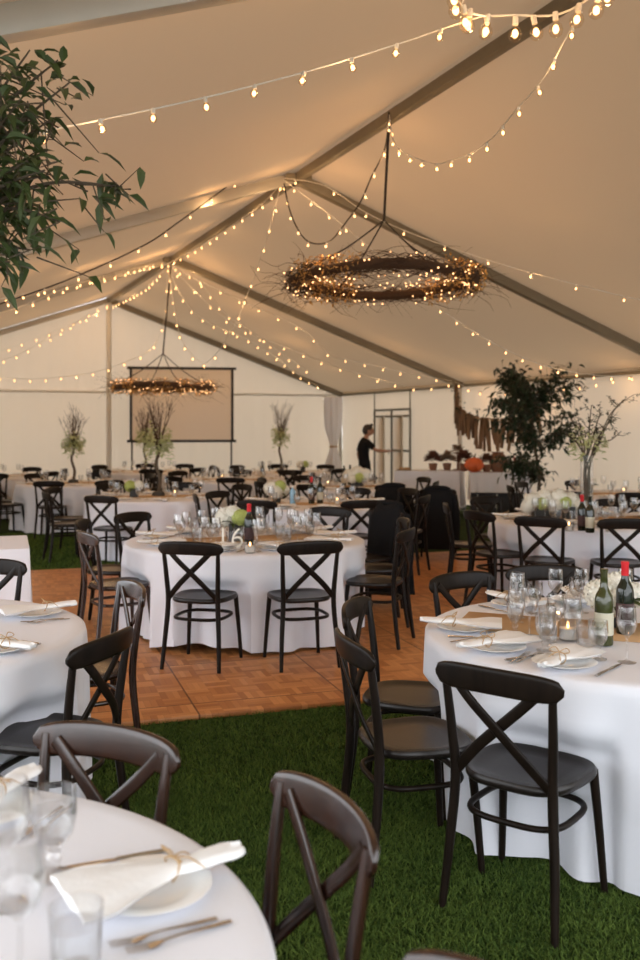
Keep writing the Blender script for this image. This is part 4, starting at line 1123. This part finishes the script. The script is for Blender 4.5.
# ------------------------------------------------------------------ twig chandeliers
def chandelier(label, c, R, rope_top, seed, ntw=620, ends=True, tk=.10, tilt=0.0):
    rng = random.Random(seed); t = thing('twig_chandelier', label, 'chandelier', c); c = Vector(c)
    core = MB(); ring = [(R * math.cos(a), R * math.sin(a), .02 * math.sin(3 * a)) for a in [2 * PI * q / 48 for q in range(48)]]
    core.tube(ring, tk * .50, 10, closed=True); core.build('log_ring', M_TWIG, t)
    tw = MB()
    for i in range(ntw):
        a = rng.uniform(0, 2 * PI); da = rng.uniform(.15, .55) * rng.choice((-1, 1)); pts = []
        r0 = R + rng.uniform(-.8, .9) * tk; z0 = rng.uniform(-.9, .9) * tk
        stray = rng.random() < .45
        out, rise, fq, p0_ = rng.uniform(-.15, .42), rng.uniform(-.24, .20), rng.uniform(4, 11), rng.uniform(0, 6)
        for k in range(9):
            u = k / 8; aa = a + da * u * (1.3 if stray else 1)
            o_ = rng.uniform(-.012, .012) + (u * u * out + .05 * u * math.sin(fq * u + p0_) if stray else .02 * math.sin(6 * u + p0_))
            pts.append(Vector(((r0 + o_) * math.cos(aa), (r0 + o_) * math.sin(aa), z0 + rng.uniform(-.012, .012) + (u * u * rise + .05 * u * math.cos(fq * u + p0_) if stray else .03 * math.cos(5 * u + p0_)))))
        q = catmull(pts, 2); tw.tube(q, [.0040 - .0030 * k / len(q) for k in range(len(q))], 4)
    tw.build('twigs', M_TWIG, t)
    dr = MB()
    for i in range(3200):
        a = rng.uniform(0, 2 * PI)
        if math.sin(a * 4 + seed + math.sin(a * 7)) < .1: continue
        th = rng.uniform(0, 2 * PI); r = tk * (.55 + .85 * rng.random() ** .7)
        p = Vector(((R + r * math.cos(th)) * math.cos(a), (R + r * math.cos(th)) * math.sin(a), r * math.sin(th)))
        leaf(dr, p, Vector((rng.uniform(-1, 1), rng.uniform(-1, 1), rng.uniform(-1, 1))), rng.uniform(.02, .05), rng.uniform(.015, .03))
    dr.build('dried_foliage', M_DRIED, t)
    fm = MB().ell((0, 0, 0), .0080, 8, 6).mesh('fairy_light', M_FAIRY)
    for i in range(100):
        a = 2 * PI * (i + rng.uniform(-.3, .3)) / 100; th = rng.uniform(0, 2 * PI); r = tk * rng.uniform(1.05, 1.25)
        o = link('fairy_light', fm, t); o.location = ((R + r * math.cos(th)) * math.cos(a), (R + r * math.cos(th)) * math.sin(a), r * math.sin(th))
    st = MB()
    for i in range(90):
        a = rng.uniform(0, 2 * PI); th = rng.uniform(0, 2 * PI); r = tk * rng.uniform(1.0, 1.25)
        st.ell(((R + r * math.cos(th)) * math.cos(a), (R + r * math.cos(th)) * math.sin(a), r * math.sin(th)), .0075, 6, 4)
    so = st.build('small_fairy_lights', M_FAIRY, t); so['kind'] = 'stuff'
    top = Vector(rope_top) - c; knot = Vector((0, 0, .62)) if top.z > 1.2 else Vector((0, 0, top.z * .35))
    MB().tube([top, knot], .014, 8).build('rope', M_CORDB, t)
    for k in range(4):
        a = .5 + k * PI / 2; e = Vector((R * math.cos(a), R * math.sin(a), tk * .5))
        MB().tube(catmull([knot, (knot + e) / 2 + Vector((0, 0, -.05)), e], 5), .008, 6).build('rope_leg', M_CORDB, t)
    for k in range(4):
        a = .9 + k * PI / 2
        l = bpy.data.lights.new('wreath_glow', 'POINT'); l.energy = 5; l.color = (1, .55, .22); l.shadow_soft_size = .08
        lo = link('wreath_glow', l, t); lo.location = ((R) * math.cos(a), (R) * math.sin(a), tk * 2.0)
    return t
def ridge_at(a): return T(a, 0, RIDGE - .07)
c1 = P(384, 281, 9.5); a1, w1 = aw(c1.x, c1.y)
chandelier('large twig wreath chandelier hung over the dance floor', c1, .92, (T(a1, 0, RIDGE - .07)), 11)
c2 = P(163, 387, 17.3)
chandelier('small twig wreath chandelier hung before the projection screen', c2, .86, ridge_at(BAY), 12, 420)

# ------------------------------------------------------------------ light strings
def make_bulb_meshes():
    b = MB().ell((0, 0, -.052), (.012, .012, .017), 10, 8).mesh('bulb', M_BULB)
    g_ = MB().lathe([(.010, -.022), (.014, -.03), (.022, -.045), (.0235, -.056), (.018, -.072), (0, -.080)], n=12).mesh('bulb_glass', M_BULBG)
    s_ = MB().lathe([(0, .006), (.010, .004), (.012, -.004), (.012, -.026), (0, -.028)], n=10).mesh('socket', M_CORDW)
    return b, g_, s_
BULB, BGL, SOCK = make_bulb_meshes()
nb = [0]
def light_string(label, pts, d0, d1, sp, cord=None, bs=1.0, start=.15, world=None, lamp=5, power=3.0, closed=False):
    if world: P3 = world
    else:
        L = [0]
        for i in range(1, len(pts)): L.append(L[-1] + math.hypot(pts[i][0] - pts[i - 1][0], pts[i][1] - pts[i - 1][1]))
        P3 = [P(px, py, 1 / ((1 / d0) + (1 / d1 - 1 / d0) * l / L[-1])) for (px, py), l in zip(pts, L)]
    c = catmull(P3, 8); base = c[0].copy()
    t = thing('light_string', label, 'string lights', base)
    MB().tube([p - base for p in c], .0045 if cord is not M_CORDB else .0085, 5).build('cable', cord or M_CORDW, t)
    acc = sp - start; k = 0
    for i in range(1, len(c)):
        seg = (c[i] - c[i - 1]).length; pos = 0
        while acc + (seg - pos) >= sp:
            pos += sp - acc; acc = 0
            p = c[i - 1].lerp(c[i], pos / seg) - base
            o = link('bulb', BULB, t); o.location = p; o.scale = (bs * .85,) * 3; o.rotation_euler = (random.uniform(-.25, .25), random.uniform(-.25, .25), 0)
            link('glass', BGL, o); link('socket', SOCK, o)
            k += 1; nb[0] += 1
            if k % lamp == 2:
                l = bpy.data.lights.new('bulb_glow', 'POINT'); l.energy = power; l.color = (1, .58, .26); l.shadow_soft_size = .03
                lo = link('bulb_glow', l, t); lo.location = p + Vector((0, 0, -.11 * bs))
        acc += seg - pos
    return t
light_string('white light string crossing the near canopy with large bulbs', [(12, 137), (95, 121), (203, 98), (305, 72), (398, 44), (442, 29), (490, 14)], 4.2, 4.7, .25, bs=1.0)
light_string('light string sagging from the bulb ring to the wreath rope', [(582, 12), (565, 40), (543, 79), (516, 110), (495, 135), (474, 152), (452, 160), (437, 164), (421, 160), (404, 152), (393, 140), (389, 112)], 4.8, 9.5, .33)
light_string('dark roped light swag from the ridge hub to the large wreath', [(389, 112), (385, 148), (371, 178), (361, 201), (347, 221), (330, 241), (312, 243), (300, 233), (290, 211), (284, 184)], 9.4, 11.4, .27, M_CORDB)
light_string('light string from the ridge hub over the large wreath towards the eave', [(284, 178), (325, 186), (365, 212), (408, 232), (455, 249), (507, 266), (559, 280), (614, 294), (660, 304)], 11.4, 10, .52)
light_string('light string passing under the large wreath to the dark green tree', [(284, 180), (340, 223), (400, 273), (437, 306), (473, 331), (509, 351), (543, 365), (579, 373), (620, 376), (670, 370)], 11.4, 13.0, .27)
light_string('light string along the side wall above the buffet and tree', [(455, 382), (478, 391), (516, 391), (555, 387), (577, 386), (620, 378), (680, 368)], 19.6, 14.0, .42, bs=1.2)
light_string('upper light string from the far hub down to the log garland', [(172, 268), (240, 300), (300, 328), (331, 356), (346, 359), (372, 365), (398, 371), (424, 376), (452, 381)], 17.3, 19.6, .42, bs=1.2)
light_string('lower light string from the far hub down to the log garland', [(172, 268), (230, 322), (290, 349), (338, 367), (353, 372), (385, 381), (420, 388), (452, 383)], 17.3, 19.6, .42, bs=1.2)
light_string('upper light string from the far hub towards the leafy tree', [(165, 262), (149, 265), (112, 276), (90, 280), (48, 289), (22, 294), (0, 299), (-40, 310)], 17.3, 11, .42, bs=1.25)
light_string('lower light string from the far hub towards the leafy tree', [(165, 264), (127, 270), (74, 285), (37, 300), (10, 310), (-30, 320)], 17.3, 12, .42, bs=1.25)
light_string('steeper of two light strings from the gable pole to the far lawn', [(110, 303), (95, 315), (75, 322), (50, 333), (25, 342), (0, 351), (-30, 358)], 22.6, 19.5, .38, bs=1.2)
light_string('shallower of two light strings from the gable pole to the far lawn', [(111, 303), (90, 313), (65, 330), (38, 344), (15, 356), (-20, 366)], 22.6, 18.5, .40, bs=1.2)
light_string('low light swag from the far hub across the gable pole', [(-20, 376), (30, 379), (57, 377), (95, 372), (130, 360), (152, 348), (164, 320), (168, 268)], 20, 17.5, .40, bs=1.2)
light_string('deep light swag hanging between the two ridge hubs', [(282, 176), (277, 200), (265, 245), (257, 270), (245, 300), (235, 325), (223, 345), (210, 360), (203, 363), (192, 355), (182, 340), (176, 318), (171, 288), (168, 266)], 11.8, 17.4, .36, bs=1.15)
light_string('light string from the far hub to the tent corner', [(168, 266), (178, 290), (195, 313), (220, 328), (245, 338), (262, 348), (280, 360), (300, 376), (318, 386)], 17.5, 23, .40, bs=1.2)
light_string('light string from the far hub along the gable rafter', [(170, 264), (200, 283), (225, 313), (255, 334), (285, 356), (310, 372)], 17.5, 22.0, .40, bs=1.2)
light_string('light string just under the ridge beam between the hubs', [(166, 265), (194, 250), (218, 235), (241, 219), (262, 204), (282, 183)], 17.2, 11.9, .40, bs=1.1)
light_string('light string under the ridge beam from gable pole to far hub', [(112, 306), (130, 297), (147, 287), (163, 271)], 22.6, 17.4, .40, bs=1.2)
light_string('dark cabled light string from the ridge hub to the lawn side', [(245, 181), (230, 185), (197, 209), (176, 224), (155, 239), (133, 251), (112, 261), (60, 283), (0, 304)], 11.6, 9.6, .42, M_CORDB)

# hanging ring of large globe bulbs near the camera
def globe_ring():
    c = Vector((.97, 4.30, 3.70)); t = thing('globe_light_ring', 'ring of large clear globe bulbs hung under the near ridge', 'ring light', c)
    R = .36
    MB().tube([(R * math.cos(a), R * math.sin(a), .012 * math.sin(a * 5)) for a in [2 * PI * q / 40 for q in range(40)]], .006, 6, closed=True).build('cable_ring', M_CORDW, t)
    gm = MB().lathe([(.011, -.035), (.016, -.045), (.030, -.062), (.036, -.082), (.030, -.105), (.016, -.116), (0, -.119)], n=16).mesh('globe_glass', M_BULBG)
    fm = MB().ell((0, 0, -.078), (.016, .016, .022), 10, 8).mesh('filament', M_BULB)
    sm = MB().lathe([(0, .006), (.013, .004), (.015, -.004), (.014, -.038), (0, -.040)], n=12).mesh('socket', M_CORDW)
    for k in range(20):
        a = 2 * PI * (k + random.uniform(-.25, .25)) / 20
        o = link('globe_bulb', gm, t); o.location = (R * math.cos(a), R * math.sin(a), 0); o.rotation_euler = (random.uniform(-.2, .2), random.uniform(-.2, .2), 0)
        link('filament', fm, o); link('socket', sm, o)
    top = T(aw(c.x, c.y)[0], aw(c.x, c.y)[1], roofz(aw(c.x, c.y)[1]) + .02) - c
    for k in range(3):
        a = 2 * PI * k / 3 + .4; MB().tube([(R * math.cos(a), R * math.sin(a), 0), top], .003, 5).build('suspension_cord', M_CORDW, t)
    for k in range(3):
        l = bpy.data.lights.new('globe_glow', 'POINT'); l.energy = 4; l.color = (1, .58, .26); l.shadow_soft_size = .04
        lo = link('globe_glow', l, t); a = 2 * PI * k / 3; lo.location = (R * math.cos(a), R * math.sin(a), -.16)
globe_ring()

# ------------------------------------------------------------------ trees and the log garland
def leafy(name, label, base, spine, twigs, leafm, nleaf, L, seed, pot=True, cat='tree', trunk_r=.03, tw_p=.6, lw=.42):
    rng = random.Random(seed); t = thing(name, label, cat, base); b = Vector(base)
    if pot: MB().lathe([(0, 0), (.15, 0), (.20, .30), (.215, .31), (.215, .34), (.19, .34), (.185, .28), (0, .27)], n=24).build('pot', M_TERRA, t)
    tr = MB(); c = catmull([Vector(s_) - b for s_ in spine], 6); tr.tube(c, [trunk_r * (1 - .6 * i / len(c)) for i in range(len(c))], 8); tr.build('trunk', M_BARK, t)
    br = MB(); lf = MB()
    for (p, e) in twigs:
        p, e = Vector(p) - b, Vector(e) - b; mid = (p + e) / 2 + Vector((0, 0, .06))
        q = catmull([p, mid, e], 8); br.tube(q, [.010 - .0075 * i / len(q) for i in range(len(q))], 5)
        n = nleaf
        for k in range(n):
            u = rng.uniform(.25, 1); pp = q[int(u * (len(q) - 1))] + Vector((rng.gauss(0, .03), rng.gauss(0, .03), rng.gauss(0, .03)))
            if rng.random() < tw_p:
                e2 = pp + Vector((rng.gauss(0, .09), rng.gauss(0, .09), rng.gauss(-.02, .09))); br.tube([pp, (pp + e2) / 2, e2], [.003, .0025, .0015], 4); pp = e2
            d = (e - p).normalized() * .5 + Vector((rng.uniform(-1, 1), rng.uniform(-1, 1), rng.uniform(-1.1, .3)))
            leaf(lf, pp, d, L * rng.uniform(.7, 1.3), L * lw, up=rng.uniform(-.8, .8), droop=.3)
    br.build('branches', M_BARK, t); lf.build('foliage', leafm, t); return t
# near tree standing just outside the frame, its branches reaching in
def at3(px, py, d): return P(px, py, d)
tw = []
for (s_, e) in [((-60, 200), (58, 60)), ((-60, 220), (30, 50)), ((-60, 230), (70, 82)), ((-60, 240), (50, 120)), ((-60, 260), (28, 160)), ((-60, 230), (-5, 40)), ((-60, 250), (45, 170)), ((-60, 270), (35, 205)), ((-60, 250), (20, 100)),
                ((-30, 215), (122, 187)), ((-40, 230), (60, 222)), ((-60, 280), (30, 250)), ((-60, 300), (10, 262)), ((-60, 260), (15, 190)), ((-60, 240), (10, 130)), ((-60, 230), (-10, 70)), ((-50, 220), (5, 85)), ((-60, 250), (48, 150))]:
    d = random.uniform(3.0, 3.5); tw.append((at3(s_[0], s_[1], 3.2), at3(e[0], e[1], d)))
leafy('potted_tree', 'leafy potted tree reaching its branches over the lawn-side table', (-1.62, 2.75, 0),
      [(-1.62, 2.75, .28), (-1.55, 2.85, 1.1), (-1.42, 3.05, 1.9), P(-60, 235, 3.2), P(-40, 80, 3.2)], tw, M_LEAF, 34, .080, 5, tw_p=.3, lw=.42)
# dark tree by the buffet
tw = []; rng = random.Random(9)
TD = 15.0; tb = P(536, 470, TD); sp_ = [(tb.x, TD, .28), (tb.x + .05, TD, .9), (tb.x - .05, TD + .05, 1.6), (tb.x + .05, TD, 2.2)]
for i in range(34):
    py = rng.uniform(375, 478); pc = 536 + rng.gauss(0, 6); sgn = rng.choice((-1, 1)); wdt = 44 if py < 440 else 28
    tw.append((P(pc, py + 10, TD), P(pc + sgn * rng.uniform(.3, 1) * wdt, py - rng.uniform(0, 12), TD + rng.uniform(-.5, .5))))
for (px, py) in ((500, 374), (510, 368), (563, 367), (545, 385), (575, 395)): tw.append((P(534, 410, TD), P(px, py, TD)))
leafy('green_tree', 'dark green leafy tree behind the buffet and twig vase', (tb.x, TD, 0), sp_, tw, M_LEAF2, 62, .100, 6, lw=.62)
# split log garland swagged from the eave leg
def garland():
    pts = catmull([P(456, 386, 18.6), P(457, 402, 18.4), P(464, 412, 18.2), P(478, 418, 17.9), P(497, 420, 17.5), P(517, 418, 17.1), P(536, 408, 16.8)], 8)
    base = pts[0].copy(); t = thing('log_garland', 'swag of split log strips hung from the eave pole by the buffet', 'garland', base)
    MB().tube([p - base for p in pts], .012, 6).build('rope', M_TWINE, t)
    rng = random.Random(4); n = 36
    for i in range(n):
        p = pts[int(i / (n - 1) * (len(pts) - 1))] - base; L = rng.uniform(.42, .62) if i > 5 else rng.uniform(.30, .45)
        r = rng.uniform(.030, .046); o = MB().tube([(0, 0, .03), (rng.uniform(-.01, .01), 0, -L * .5), (rng.uniform(-.02, .02), 0, -L)], [(r, r * .8), (r * 1.1, r * .8), (r * .9, r * .7)], 7, up=(1, 0, 0)).build('log_strip', M_LOG, t, 30)
        o.location = p + Vector((0, rng.uniform(-.04, .04), 0)); o.rotation_euler = (rng.uniform(-.1, .1), rng.uniform(-.12, .12), rng.uniform(0, 3))
    lf = MB()
    for i in range(70):
        p = pts[rng.randint(0, len(pts) - 1)] - base
        leaf(lf, p + Vector((rng.gauss(0, .05), rng.gauss(0, .05), rng.gauss(.02, .06))), Vector((rng.uniform(-1, 1), rng.uniform(-1, 1), rng.uniform(-.8, .6))), .10, .05)
    lf.build('leaves', M_LEAF2, t)
garland()
